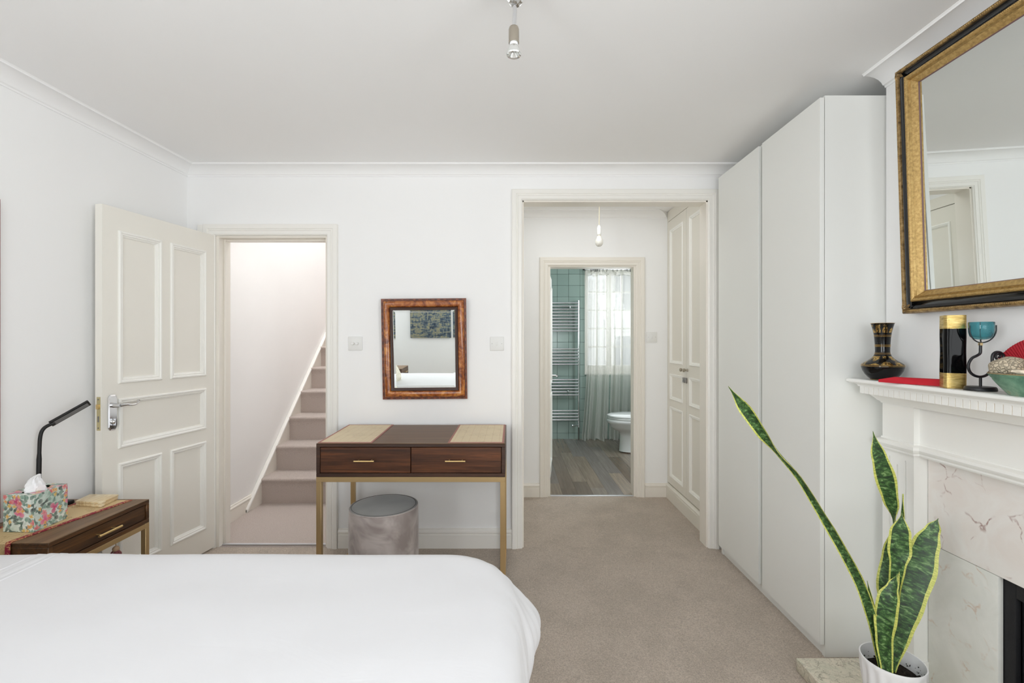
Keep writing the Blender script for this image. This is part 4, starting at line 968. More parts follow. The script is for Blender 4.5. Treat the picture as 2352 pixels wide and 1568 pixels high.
rn = empty('table_runner', (-1.84, 1.9, BTZ), 'bamboo runner with maroon borders hanging over the near end of the bedside table', 'runner')
def runner_part(o0, o1, lift, mat, nm):
    path = [(2.13, BTZ), (1.95, BTZ), (1.75, BTZ), (1.70, BTZ), (1.686, BTZ + .0), (1.6795, BTZ - .004), (1.679, BTZ - .03), (1.678, BTZ - .13)]
    nx = [(0, 1)] * 4 + [(-.4, .9), (-.9, .4), (-1, 0), (-1, 0)]
    vs = []; fs = []
    for (y, z), (ny, nz) in zip(path, nx):
        xr = -1.72 - (2.13 - max(y, 1.69)) * .16; 
        for o in (o0, o1):
            for h in (.0006, lift): vs.append((xr - o, y + ny * h, z + nz * h))
    for i in range(len(path) - 1):
        a = i * 4; b = a + 4
        fs += [(a, a + 2, b + 2, b), (a + 1, b + 1, b + 3, a + 3), (a, b, b + 1, a + 1), (a + 2, a + 3, b + 3, b + 2)]
    fs += [(0, 1, 3, 2), (len(vs) - 4, len(vs) - 2, len(vs) - 1, len(vs) - 3)]
    MB().add(vs, fs).build(nm, mat, rn, smooth=True, angle=50)
runner_part(.018, .192, .0022, m_run, 'mat'); runner_part(0, .018, .0030, m_maroon, 'binding'); runner_part(.192, .210, .0030, m_maroon, 'binding')
# tissue box
def flower_mat(name):
    t = NT(name, .4); tc = t.new('ShaderNodeTexCoord'); uv = tc.outputs['UV']
    n0 = t.noise(uv, 14, 4, .6, .5); base_ = t.ramp(n0, [(.3, (170, 198, 184)), (.5, (214, 226, 216)), (.62, (232, 238, 232)), (.75, (150, 184, 170))])
    def layer(prev, sc, off, petals, r0, col1, col2, sharp, prob):
        mp = t.new('ShaderNodeMapping'); t.link(uv, mp.inputs[0]); mp.inputs['Location'].default_value = (off, off * .7, 0)
        vo = t.new('ShaderNodeTexVoronoi'); t.link(mp.outputs[0], vo.inputs['Vector']); vo.inputs['Scale'].default_value = sc
        vo.voronoi_dimensions = '2D'
        d = t.vmath('SUBTRACT', mp.outputs[0], vo.outputs['Position']); x_ = t.xyz(d); cc = t.new('ShaderNodeSeparateColor'); t.link(vo.outputs['Color'], cc.inputs[0])
        ang = t.math('ADD', t.math('ARCTAN2', x_[1], x_[0]), t.math('MULTIPLY', cc.outputs[0], 6.28))
        ln = t.new('ShaderNodeVectorMath', operation='LENGTH'); t.link(d, ln.inputs[0])
        pet = t.math('POWER', t.math('ABSOLUTE', t.math('COSINE', t.math('MULTIPLY', ang, petals / 2))), sharp)
        rad = t.math('MULTIPLY', t.math('ADD', t.math('MULTIPLY', pet, .85), .15), r0 / sc)
        m_ = t.math('MULTIPLY', t.math('LESS_THAN', ln.outputs['Value'], rad), t.math('LESS_THAN', cc.outputs[1], prob))
        col = t.mix(cc.outputs[2], col1, col2); core = t.math('DIVIDE', ln.outputs['Value'], rad)
        return t.mix(m_, prev, t.mix(t.math('MULTIPLY', core, .35), col, (240, 235, 225)))
    c = layer(base_, 32, .0, 2, .78, (30, 70, 64), (96, 140, 124), 5.0, .9)
    c = layer(c, 44, 3.3, 1, .75, (26, 58, 58), (130, 172, 156), 4.0, .85)
    c = layer(c, 22, 7.7, 3, .50, (190, 36, 104), (226, 96, 140), .7, .30)
    c = layer(c, 40, 5.1, 5, .55, (214, 84, 82), (232, 130, 140), .5, .20)
    c = layer(c, 54, 9.1, 4, .5, (222, 186, 70), (230, 150, 60), .6, .22)
    t.base(c); return t.m
m_floral = flower_mat('floral_print_card')
tb = empty('tissue_box', (-1.855, 1.855, BTZ), 'floral tissue box with a white tissue sticking out', 'tissue box')
c0 = Vector((-1.796, 1.767, 0)); ux = Vector((-.1205, .004, 0)); uy = Vector((-.012, .146, 0)); hz = .139; z0 = BTZ + .0035
mb = MB(); A = c0; B = c0 + uy; C = c0 + ux + uy; D = c0 + ux
zt = z0 + hz; Z = lambda p, z: (p.x, p.y, z)
def face(a, b, off): return [(off, 0), (off + (b - a).length, 0), (off + (b - a).length, hz), (off, hz)]
mb.add([Z(A, z0), Z(B, z0), Z(B, zt), Z(A, zt)], [(0, 1, 2, 3)], [face(A, B, 0)]); mb.add([Z(D, z0), Z(A, z0), Z(A, zt), Z(D, zt)], [(0, 1, 2, 3)], [face(D, A, .5)])
mb.add([Z(C, z0), Z(D, z0), Z(D, zt), Z(C, zt)], [(0, 1, 2, 3)], [face(C, D, 1)]); mb.add([Z(B, z0), Z(C, z0), Z(C, zt), Z(B, zt)], [(0, 1, 2, 3)], [face(B, C, 1.5)])
mb.add([Z(A, z0), Z(D, z0), Z(C, z0), Z(B, z0)], [(0, 1, 2, 3)], [[(0, 0)] * 4])
# top with oval slot
N_ = 24; cc_ = (A + C) / 2; ring = []; outer = []
for k in range(N_):
    a = 2 * math.pi * k / N_; ring.append(cc_ + ux * (.24 * math.cos(a)) + uy * (.36 * math.sin(a)))
    m_ = max(abs(math.cos(a)), abs(math.sin(a))); outer.append(cc_ + ux * (.5 * math.cos(a) / m_) + uy * (.5 * math.sin(a) / m_))
mb.add([Z(p, zt) for p in ring] + [Z(p, zt) for p in outer], [(k, (k + 1) % N_, N_ + (k + 1) % N_, N_ + k) for k in range(N_)],
       [[(p.x * 1 + 9, p.y) for p in (ring[k], ring[(k + 1) % N_], outer[(k + 1) % N_], outer[k])] for k in range(N_)])
mb.build('carton', m_floral, tb, recalc=False)
m_tissue = NT('white_tissue', .9, 0, (244, 244, 246)).m
MB().prism([Vector(p) for p in ring], zt - .012, zt - .010).build('tissue_stack', m_tissue, tb)
mb = MB(); N1, N2 = 22, 12; vs = []; fs = []
ctr = cc_ + Vector((.004, -.015, 0))
for j in range(N2 + 1):
    t_ = j / N2
    for i in range(N1):
        a = 2 * math.pi * i / N1; rad = (.030 * (1 - t_) ** .55 + .002) * (1 + .35 * math.sin(3 * a + 4 * t_) + .18 * math.sin(7 * a + 9 * t_))
        z = zt - .008 + t_ * .072 + .010 * math.sin(a + 1) * (1 - t_) * t_ * 3
        vs.append((ctr.x + rad * 1.0 * math.cos(a) + .012 * t_ * t_ * 2 + .006 * math.sin(6 * t_), ctr.y + rad * .8 * math.sin(a), z))
for j in range(N2):
    for i in range(N1): i2 = (i + 1) % N1; fs.append((j * N1 + i, j * N1 + i2, (j + 1) * N1 + i2, (j + 1) * N1 + i))
mb.add(vs, fs); mb.build('tissue', m_tissue, tb, smooth=True, angle=35, recalc=False)
# marbled slabs
t = NT('honey_onyx', .3); v = t.coord('Object', (5, 1, 3), (0, 0, 0), (0, 0, R(20))); a = t.noise(v, 9, 4, .6, 1.5); t.base(t.ramp(a, [(.35, (210, 182, 134)), (.5, (230, 210, 170)), (.65, (240, 228, 200))])); m_onyx = t.m
pd, pc, pa, pb = Vector((-1.774, 2.03)), Vector((-1.790, 2.14)), Vector((-1.905, 2.05)), Vector((-1.925, 2.142))
bk = empty('onyx_box', (-1.85, 2.09, BTZ), 'shallow honey coloured onyx box lying on the bedside table runner', 'box')
def quadp(s_): 
    c_ = (pd + pc + pa + pb) / 4; return [c_ + (p - c_) * s_ for p in (pa, pd, pc, pb)]
MB().prism(quadp(.97), BTZ + .0032, BTZ + .016).build('base', m_onyx, bk, bev=.002)
MB().prism(quadp(1.0), BTZ + .0165, BTZ + .0255).build('lid', m_onyx, bk, bev=.002)
# desk lamp
dl = empty('desk_lamp', (-1.99, 2.02, BTZ), 'slim black LED desk lamp bent over the bedside table', 'lamp')
MB().box(-2.034, -1.951, 1.945, 2.098, BTZ + .0005, BTZ + .016).build('base', m_black, dl, bev=.004)
mb = MB(); pl = catmull([(-1.998, 1.985, BTZ + .012), (-1.998, 1.985, .70), (-1.995, 1.985, .83), (-1.992, 1.987, .885), (-1.984, 1.993, .912), (-1.968, 2.003, .926), (-1.955, 2.012, .932)], 5)
mb.tube(pl, [.0088 if p.z < .79 else .0070 for p in pl], 12); mb.build('gooseneck', m_black, dl, smooth=True)
h0, h1 = Vector((-1.965, 2.005, .924)), Vector((-1.884, 2.10, 1.005)); hd = (h1 - h0).normalized(); hn = Vector((-.42, .50, .76)); hn = (hn - hd * hn.dot(hd)).normalized(); hs_ = hd.cross(hn).normalized()
wd2 = .0155
mb = MB(); mb.quadbox(h0 + hs_ * wd2 - hn * .0, h1 + hs_ * wd2, h1 - hs_ * wd2, h0 - hs_ * wd2, hn * .011); mb.build('lamp_head', m_black, dl, bev=.0025)
mb = MB(); a0, a1 = h0 + hd * .012 - hn * .0012, h1 - hd * .008 - hn * .0012; mb.quadbox(a0 + hs_ * .0095, a1 + hs_ * .0095, a1 - hs_ * .0095, a0 - hs_ * .0095, hn * .002); mb.build('diffuser', plain('grey_led_diffuser', (120, 120, 120), .4), dl)
# tassel under the table frame
ts = empty('tassel', (-1.668, 1.98, .40), 'beige and burgundy tassel hanging under the bedside table', 'tassel')
mb = MB(); mb.tube([(-1.668, 1.98, .435), (-1.668, 1.98, .418)], .0015, 6); mb.ball((-1.668, 1.98, .407), .013, .013, .013, 12, 8); mb.build('knot', plain('beige_cord', (178, 148, 118), .8), ts, smooth=True)
mb = MB()
for k in range(40):
    a = k * 2.4; r_ = .008 + .014 * ((k % 7) / 7); mb.tube([(-1.668 + r_ * .5 * math.cos(a), 1.98 + r_ * .5 * math.sin(a), .402), (-1.668 + r_ * 1.3 * math.cos(a), 1.98 + r_ * 1.3 * math.sin(a), .385), (-1.668 + r_ * 1.4 * math.cos(a), 1.98 + r_ * 1.4 * math.sin(a), .35)], .0016, 4)
mb.build('fringe', plain('burgundy_thread', (128, 76, 78), .9, var=.3, scale=200), ts, kind='stuff')
# wooden frame edge on the left wall
t_ = empty('picture_frame', (-2.035, 1.55, .58), 'tall brown wooden frame on the wall beyond the bed, only its edge showing', 'picture frame')
mb = MB(); frl = lambda u, v, h: Vector((XL(u) + h, u, v))
mb.sweep(frl, 1.20, 1.858, .581, 1.841, [(0, .001), (0, .022), (-.004, .025), (-.03, .020), (-.035, .008), (-.035, .001)], 'closed'); mb.build('frame', plain('orange_brown_wood', (140, 72, 36), .4), t_, smooth=True, angle=30)
MB().quadbox(frl(1.23, .61, .004), frl(1.83, .61, .004), frl(1.83, 1.81, .004), frl(1.23, 1.81, .004), (.003, 0, 0)).build('picture', plain('pale_picture', (190, 186, 170), .6, var=.15, scale=3), t_)

# ---------------------------------------------------------------- bed
m_sheet = NT('white_cotton', .85, 0, (224, 224, 227), Sheen_Weight=.1); t = m_sheet; v = t.coord(); n1 = t.noise(t.coord('Object', (2.0, 5.0, 3), (0, 0, 0), (0, 0, R(25))), 1.7, 5, .55, .8); t.bump(n1, .06, .03); m_sheet = t.m
m_base = plain('grey_bed_base', (160, 156, 150), .85)
bed = empty('bed', (-1.0, .71, 0), 'wide bed covered by a smooth white duvet, filling the near corner of the room', 'bed')
BEX0, BEX1, BEY0, BEY1 = -2.02, -.10, -.30, 1.45
MB().box(BEX0, BEX1 - .03, BEY0 + .03, BEY1 - .03, .05, .30).build('divan_base', m_base, bed, bev=.02)
MB().box(BEX0, BEX1 - .02, BEY0 + .02, BEY1 - .02, .30, .555).build('mattress', plain('mattress_white', (230, 230, 228), .8), bed, bev=.05, seg=3)
for x in (-1.9, -.25):
    for y in (-.2, 1.3): MB().tube([(x, y, 0), (x, y, .05)], .03, 12).build('foot', m_black, bed)
# duvet: a sheet of cloth laid over a rounded box, corners draped
ZT, RE = .625, .09
XA, XB, YA, YB_ = -2.01, .022, -.35, 1.515
DROP, RC = .205, .13
AX0, AX1, AY0, AY1 = XA, XB - RE - RC, YA + RE + RC, YB_ - RE - RC
def cloth(s_, t_, lift=0.0):
    """where the duvet's cloth coordinate (s, t) comes to lie"""
    cx = min(max(s_, AX0), AX1); cy = min(max(t_, AY0), AY1); dx, dy = s_ - cx, t_ - cy
    d = math.hypot(dx, dy); e = d - RC; z = ZT; x, y = s_, t_
    if e > 0:
        ux_, uy_ = dx / d, dy / d
        mc = abs(ux_ * uy_) * 2 if s_ > AX1 else 0.0          # 1 on the diagonal of a free corner
        q = RE * math.pi / 2
        if e < q: hr = RE * math.sin(e / RE); zz = RE * (1 - math.cos(e / RE))
        else: f_ = e - q; hr = RE + .012 * math.sin(min(f_, .3) / .3 * math.pi); zz = RE + f_
        ang = math.atan2(uy_, ux_)
        lim = RE + DROP; over = max(0.0, zz - lim); zz = min(zz, lim) ; dr = zz / (RE + DROP)
        gz_ = math.exp(-((t_ - 1.40) / .125) ** 2) if s_ > AX1 else 0.0; u_ = min(1, max(0, (zz - .05) / .24))
        hr += gz_ * .062 * math.sin(u_ * math.pi) ** 1.3      # spare cloth of the corner bellies out
        hr -= over * 1.0; zz += over * .35
        rip = min(1.0, dr * 1.6) * mc ** .6; hr += (.004 * math.sin(t_ * 75) + .003 * math.sin(t_ * 128 + 2)) * min(1, dr * 1.5) * (math.exp(-((t_ - 1.25) / .2) ** 2) if s_ > AX1 and mc < .8 else 0)
        hr += rip * (.011 * math.sin(ang * 19 + 1.2) + .006 * math.sin(ang * 37 + 2.2 * dr)) + .004 * dr * (1 - mc) * math.sin(17 * (s_ if abs(uy_) > .7 else t_))
        x, y, z = cx + ux_ * (RC + hr + lift * min(1, e / RE)), cy + uy_ * (RC + hr + lift * min(1, e / RE)), ZT - zz
    z += .010 * mnoise.noise(Vector((s_ * 1.2, t_ * 1.5, 0))) + .0035 * mnoise.noise(Vector((s_ * 3 + t_ * 2, t_ * 6 - s_ * 2, 3)))
    return Vector((x, y, max(z, .09) + lift))
def cloth_grid(s0, s1, t0, t1, N, M, lift=lambda u: 0.0, skew=0.0):
    vs = [cloth(s0 + (s1 - s0) * i / N + skew * (t0 + (t1 - t0) * j / M), t0 + (t1 - t0) * j / M, lift(i / N)) for j in range(M + 1) for i in range(N + 1)]
    fs = [(j * (N + 1) + i, j * (N + 1) + i + 1, (j + 1) * (N + 1) + i + 1, (j + 1) * (N + 1) + i) for j in range(M) for i in range(N)]
    return MB().add(vs, fs)
S0, S1 = XA, XB - RE + RE * 1.571 + DROP; T0, T1 = YA + RE - RE * 1.571 - DROP, YB_ - RE + RE * 1.571 + DROP
cloth_grid(S0, S1, T0, T1, 220, 210).build('duvet', m_sheet, bed, smooth=True, angle=180, recalc=False)
# stitched opening hem running across near the head
for s_, wd_, h_ in ((-1.452, .030, .0030), (-1.424, .009, .0026), (-1.492, .009, .0022)):
    cloth_grid(s_ - wd_ / 2, s_ + wd_ / 2, T0 + .1, T1 - .1, 6, 90, lambda u, h_=h_: h_ * max(0, math.sin(math.pi * u)) ** .6 - .0006, .02).build('duvet_hem', m_sheet, bed, smooth=True, angle=180, recalc=False)
# pillows at the head, seen only in the small mirror
def pillow(name, c, rx, ry, rz, rot, mat, label, cat):
    def fn(q, v):
        return q
    N = 20; vs = []; fs = []; M_ = Matrix.Rotation(rot[0], 3, 'X') @ Matrix.Rotation(rot[1], 3, 'Y')
    M_ = Matrix.Rotation(rot[2], 3, 'Z') @ M_
    for side in (1, -1):
        for j in range(N + 1):
            for i in range(N + 1):
                u, v = 2 * i / N - 1, 2 * j / N - 1
                h = (max(0, 1 - u ** 4) * max(0, 1 - v ** 4)) ** .55; k = 1 - .06 * (1 - abs(u)) * abs(v) ** 3 - .06 * (1 - abs(v)) * abs(u) ** 3
                vs.append(Vector(c) + M_ @ Vector((u * rx * k, v * ry * k, side * rz * h)))
    for s_ in range(2):
        o = s_ * (N + 1) ** 2
        for j in range(N):
            for i in range(N):
                a = o + j * (N + 1) + i; f = (a, a + 1, a + N + 2, a + N + 1); fs.append(f if s_ == 0 else f[::-1])
    o = MB().add(vs, fs).build(name, mat, None, smooth=True, angle=80, recalc=False)
    tag(o, label, cat); return o
pillow('pillow', (-1.78, .30, .775), .12, .32, .09, (0, R(35), 0), m_sheet, 'white bed pillow propped at the head, at the end away from the door', 'pillow')
pillow('pillow', (-1.78, 1.02, .775), .12, .32, .09, (0, R(35), 0), m_sheet, 'white bed pillow propped at the head, at the end nearest the bedside table', 'pillow')
t = NT('cream_branch_print', .8); v = t.coord(); nb = t.noise(v, 9, 4, .6, 1.5); t.base(t.mix(t.g(t.math('ABSOLUTE', t.math('SUBTRACT', nb, .5)), [(0, 1), (.03, 0)]), (228, 222, 205), (156, 146, 118))); m_cush = t.m
pillow('cushion', (-1.42, .42, .79), .20, .20, .065, (0, R(62), R(0)), m_cush, 'cream printed cushion on the bed, reflected in the small mirror', 'cushion')
# second bedside table (reflected)
b2 = empty('bedside_table', (-1.72, -.67, 0), 'taller walnut bedside table beyond the bed, its corner reflected in the small mirror', 'table')
frame_table(b2, -1.98, -1.48, -.86, -.48, .65, .12, .022, 'y', 1)

# painting on the window-side wall, seen in the small mirror
t = NT('abstract_painting', .5); v = t.coord('Object', (1, 1, 1)); a = t.noise(t.coord('Object', (6, 1, 22)), 1.4, 5, .65, 1.2); b = t.noise(t.coord('Object', (26, 1, 7)), 1.3, 4, .6, .8); X = t.xyz(v)
f = t.math('ADD', t.math('MULTIPLY', a, .6), t.math('MULTIPLY', b, .4))
t.base(t.ramp(f, [(.38, (26, 38, 48)), (.46, (62, 80, 100)), (.51, (104, 118, 122)), (.55, (176, 166, 122)), (.60, (84, 98, 108)), (.68, (196, 186, 144))])); m_paint = t.m
pt = empty('painting', (-1.28, YR + .015, .99), 'abstract blue and ochre painting, reflected in the small mirror', 'painting')
MB().box(-1.60, -.96, YR, YR + .03, .99, 1.60).build('canvas', m_paint, pt, bev=.003)

# ---------------------------------------------------------------- snake plant
POX, POY, POZ = 1.206, 1.49, .27
m_pot = NT('white_glazed_pot', .3, 0, (238, 238, 240)).m
pot = empty('potted_snake_plant', (POX, POY, .05), 'snake plant with yellow edged leaves in a white pot on the hearth', 'plant')
def wavy(z):
    return lambda a: 1 + .022 * math.cos(14 * a + 3.2 * math.sin(z * 18))
mb = MB(); seg = 112; rows = 26; n0 = 0
ro = lambda h: .058 + .0285 * (h / .22) ** .8
for j in range(rows + 1):
    h = .22 * j / rows; amp = .0026 * min(1, (.22 - h) / .03) * min(1, h / .02 + .2)
    for k in range(seg):
        a = 2 * math.pi * k / seg; r_ = ro(h) + amp * math.cos(16 * a + 2.4 * math.sin(h * 26)); mb.v.append(Vector((POX + r_ * math.cos(a), POY + r_ * math.sin(a), .052 + h)))
inner = [(ro(.22) - .001, .2225), (ro(.22) - .004, .2225), (ro(.22) - .005, .219), (ro(.17) - .005, .17), (ro(.12) - .005, .12)]
for r_, h in inner:
    for k in range(seg): a = 2 * math.pi * k / seg; mb.v.append(Vector((POX + r_ * math.cos(a), POY + r_ * math.sin(a), .052 + h)))
for j in range(rows + len(inner)):
    for k in range(seg): k2 = (k + 1) % seg; mb.f.append((j * seg + k, j * seg + k2, (j + 1) * seg + k2, (j + 1) * seg + k))
mb.f.append(tuple(range(seg))[::-1]); mb.f.append(tuple(range((rows + len(inner)) * seg, (rows + len(inner) + 1) * seg)))
mb.build('pot', m_pot, pot, smooth=True, angle=50)
t = NT('dark_soil', .95); v = t.coord(); a = t.noise(v, 90, 4, .7); b = t.g(t.voro(v, 90), [(.0, 1), (.12, 0)]); t.base(t.mix(t.math('MULTIPLY', b, t.g(t.noise(v, 30, 1), [(.55, 0), (.6, 1)])), t.ramp(a, [(.3, (14, 9, 6)), (.7, (48, 34, 24))]), (200, 180, 140))); t.bump(a, 1.0, .02); m_soil = t.m
mb = MB(); vs = []; fs = []; rings, sg = 12, 40; sr = ro(.185) - .006
for j in range(rings + 1):
    for k in range(sg):
        a = 2 * math.pi * k / sg; r_ = sr * j / rings; x, y = POX + r_ * math.cos(a), POY + r_ * math.sin(a)
        vs.append((x, y, .052 + .172 + .012 * mnoise.noise(Vector((x * 45, y * 45, 0))) + .006 * mnoise.noise(Vector((x * 140, y * 140, 2)))))
for j in range(rings):
    for k in range(sg): k2 = (k + 1) % sg; fs.append((j * sg + k, j * sg + k2, (j + 1) * sg + k2, (j + 1) * sg + k))
mb.add(vs, fs); o = mb.build('soil', m_soil, pot, smooth=True, angle=180); o['kind'] = 'stuff'
rs = random.Random(4); mb = MB()
for k in range(70):
    a, hh = rs.random() * 6.28, .178 + abs(rs.gauss(0, .012)); r_ = ro(hh) - .0065; mb.ball((POX + r_ * math.cos(a), POY + r_ * math.sin(a), .052 + min(hh, .21)), .0008 + rs.random() * .0018, None, None, 5, 4)
mb.build('soil_crumbs', m_soil, pot, kind='stuff')
# leaf material: u across, v along
t = NT('snake_plant_leaf', .42); tc = t.new('ShaderNodeTexCoord'); X = t.xyz(tc.outputs['UV'])
vv = t.comb(t.math('MULTIPLY', X[0], 3.2), t.math('MULTIPLY', X[1], 105.0), t.math('MULTIPLY', t.rnd(), 40)); a = t.noise(vv, 1.0, 3, .62, .5)
nz = t.noise(t.comb(0.0, t.math('MULTIPLY', X[1], 14.0), t.math('MULTIPLY', t.rnd(), 9)), 1.0, 3)
edge = t.math('ABSOLUTE', t.math('SUBTRACT', X[0], .5)); thr = t.math('ADD', .355, t.math('MULTIPLY', nz, .05)); em = t.math('GREATER_THAN', edge, thr)
green = t.ramp(a, [(.34, (20, 40, 20)), (.46, (36, 68, 30)), (.56, (62, 100, 46)), (.68, (122, 152, 98))]); 
yel = t.ramp(t.noise(vv, 2.0, 2), [(.35, (164, 172, 78)), (.65, (208, 208, 112))])
t.base(t.mix(em, green, yel)); t.b.inputs['Specular IOR Level'].default_value = .5; m_leaf = t.m
def leaf_blade(pts, widths, twist, label=None, curl=.25, n=40, thick=.0022):
    """pts: centre line points; widths: full width along; twist: rotation of the blade's flat about its length, degrees"""
    c = catmull(pts, max(2, n // (len(pts) - 1))); m = len(c); acc = [0]
    for i in range(1, m): acc.append(acc[-1] + (c[i] - c[i - 1]).length)
    def samp(arr, t_):
        x = t_ * (len(arr) - 1); i = min(int(x), len(arr) - 2); f_ = x - i; f_ = f_ * f_ * (3 - 2 * f_); return arr[i] * (1 - f_) + arr[i + 1] * f_
    K = 8; vs = []; fs = []; uvs = []
    for i in range(m):
        t_ = i / (m - 1); d = (c[min(i + 1, m - 1)] - c[max(i - 1, 0)]).normalized()
        view = Vector((0, 0, CH)) - c[i]; view.normalize()      # blades mostly stand flat to the room's open side
        side = d.cross(Vector((-.62, -.78, .05))).normalized(); nrm = side.cross(d).normalized(); a_ = R(samp(twist, t_)); 
        s2 = side * math.cos(a_) + nrm * math.sin(a_); n2 = nrm * math.cos(a_) - side * math.sin(a_); w_ = samp(widths, t_) / 2
        for sd in (1, -1):
            for k in range(K + 1):
                u = 2 * k / K - 1; off = curl * w_ * (u * u) + .0 ; th = thick * (1 - u ** 4) * sd
                wv = 1 + .03 * math.sin(acc[i] * 40 + u)
                vs.append(c[i] + s2 * (u * w_ * wv) + n2 * (off + th))
    r_ = 2 * (K + 1)
    for i in range(m - 1):
        for sd in (0, 1):
            for k in range(K):
                a_ = i * r_ + sd * (K + 1) + k; f = (a_, a_ + 1, a_ + r_ + 1, a_ + r_)
                fs.append(f if sd == 0 else f[::-1]); q = [(k / K, acc[i]), ((k + 1) / K, acc[i]), ((k + 1) / K, acc[i + 1]), (k / K, acc[i + 1])]
                uvs.append(q if sd == 0 else q[::-1])
        for k in (0, K):
            a_ = i * r_ + k; b_ = a_ + K + 1; fs.append((a_, a_ + r_, b_ + r_, b_)); uvs.append([(k / K, acc[i])] * 4)
    o = MB().add(vs, fs, uvs).build('leaf', m_leaf, pot, smooth=True, angle=70, recalc=False)
    if label: o['label'] = label
    return o
mm = .001
def W(*px, Y=1.49): return [p * Y / F for p in px]
leaf_blade([at(2028, 1540, 1.49), at(2012, 1455, 1.475), at(1994, 1390, 1.46), at(1967, 1320, 1.45), at(1917, 1228, 1.44), at(1878, 1162, 1.43), at(1836, 1095, 1.42), at(1790, 1042, 1.41), at(1750, 990, 1.40), at(1712, 938, 1.40), at(1673, 887, 1.39)], W(14, 20, 22, 21, 20, 18, 15, 15, 26, 26, 1), [10, 0, -10, 0, 10, 20, 30, 55, 20, 0, 0], 'long narrow leaf leaning far out towards the wardrobe', .5)
leaf_blade([at(2044, 1530, 1.50), at(2040, 1430, 1.51), at(2039, 1340, 1.52), at(2046, 1270, 1.53), at(2055, 1205, 1.53), at(2048, 1150, 1.53), at(2033, 1095, 1.53), at(2018, 1045, 1.53), at(2005, 990, 1.53)], W(16, 24, 42, 34, 12, 34, 42, 30, 1), [50, 40, 20, 40, 75, 25, 0, -10, 0])
leaf_blade([at(2040, 1530, 1.485), at(2046, 1440, 1.487), at(2056, 1360, 1.49), at(2062, 1300, 1.49), at(2066, 1262, 1.49), at(2068, 1222, 1.49), at(2072, 1176, 1.49)], W(14, 20, 26, 30, 44, 40, 1), [60, 50, 30, 10, -5, 0, 0])
leaf_blade([at(2037, 1540, 1.44), at(2032, 1470, 1.44), at(2034, 1420, 1.44), at(2042, 1375, 1.44), at(2052, 1345, 1.44), at(2061, 1318, 1.44)], W(22, 32, 42, 40, 22, 1), [0, 5, 10, 10, 20, 30])
leaf_blade([at(2046, 1540, 1.46), at(2066, 1450, 1.462), at(2088, 1375, 1.465), at(2108, 1310, 1.468), at(2126, 1250, 1.47), at(2142, 1215, 1.47), at(2155, 1190, 1.47)], W(18, 44, 58, 62, 50, 28, 1), [-20, -10, 0, 0, -5, 0, 0], 'broadest leaf, nearest the marble')
leaf_blade([at(2052, 1520, 1.505), at(2062, 1420, 1.508), at(2070, 1300, 1.51), at(2074, 1200, 1.51), at(2074, 1134, 1.51)], W(10, 18, 18, 12, 1), [60, 60, 50, 50, 60])
leaf_blade([at(2024, 1500, 1.47), at(2014, 1430, 1.47), at(2002, 1380, 1.47), at(1992, 1334, 1.47)], W(12, 15, 9, 1), [30, 20, 20, 0], 'short young leaf beside the long one')

# ---------------------------------------------------------------- things on the mantel
MZ = 1.1332
m_bglaze = NT('black_glaze', .07, 0, (8, 8, 9), Specular_IOR_Level=.12).m
m_gline = plain('gold_line', (206, 168, 96), .3, .9)
t = NT('black_glaze_gold_flowers', .07, 0, Specular_IOR_Level=.4); tc = t.new('ShaderNodeTexCoord'); uv = t.new('ShaderNodeMapping'); t.link(tc.outputs['UV'], uv.inputs[0]); uv.inputs['Scale'].default_value = (1.0, .55, 1)
X = t.xyz(tc.outputs['UV']); a = t.noise(uv.outputs[0], 60, 3, .6, 1.5); blob = t.voro(uv.outputs[0], 9.0, 'F1', 'Distance', .3)
band = t.math('ADD', t.math('MULTIPLY', t.math('GREATER_THAN', X[1], .83), t.math('LESS_THAN', X[1], .97)), t.math('MULTIPLY', t.math('GREATER_THAN', X[1], .27), t.math('LESS_THAN', X[1], .42)))
m_ = t.math('MULTIPLY', t.math('MULTIPLY', t.g(a, [(.47, 0), (.50, 1)]), t.g(blob, [(.40, 1), (.50, 0)])), band); t.base(t.mix(m_, (10, 10, 11), (214, 178, 108))); t.setin(t.b.inputs['Metallic'], m_); m_bfl = t.m
vx, vy = 1.420, 1.802
va = empty('black_vase', (vx, vy, MZ), 'black waisted vase with gold lines and flowers at the far end of the mantel', 'vase')
vp = [(.034, 0), (.038, .001), (.039, .004), (.046, .010), (.056, .022), (.0635, .036), (.067, .048), (.0675, .055), (.066, .060), (.058, .067), (.046, .074), (.036, .082), (.029, .090), (.0245, .100), (.0235, .110), (.0238, .125), (.0245, .140), (.0258, .160), (.028, .178), (.032, .198), (.0362, .214), (.0372, .217), (.0352, .2165), (.031, .200), (.027, .180), (.024, .160)]
MB().lathe(vp, vx, vy, MZ, 56, capb=True).build('body', m_bfl, va, smooth=True, angle=50)
for r_, z in ((.0674, .0575), (.0682, .0535), (.0262, .0985), (.0247, .103), (.0247, .1275), (.0249, .1305), (.0250, .134), (.0266, .166), (.0272, .1705), (.0376, .2165), (.0385, .0025)):
    MB().tube([(vx + r_ * math.cos(a * math.pi / 24), vy + r_ * math.sin(a * math.pi / 24), MZ + z) for a in range(48)], .0007, 5, closed=True).build('gold_band', m_gline, va, smooth=True)
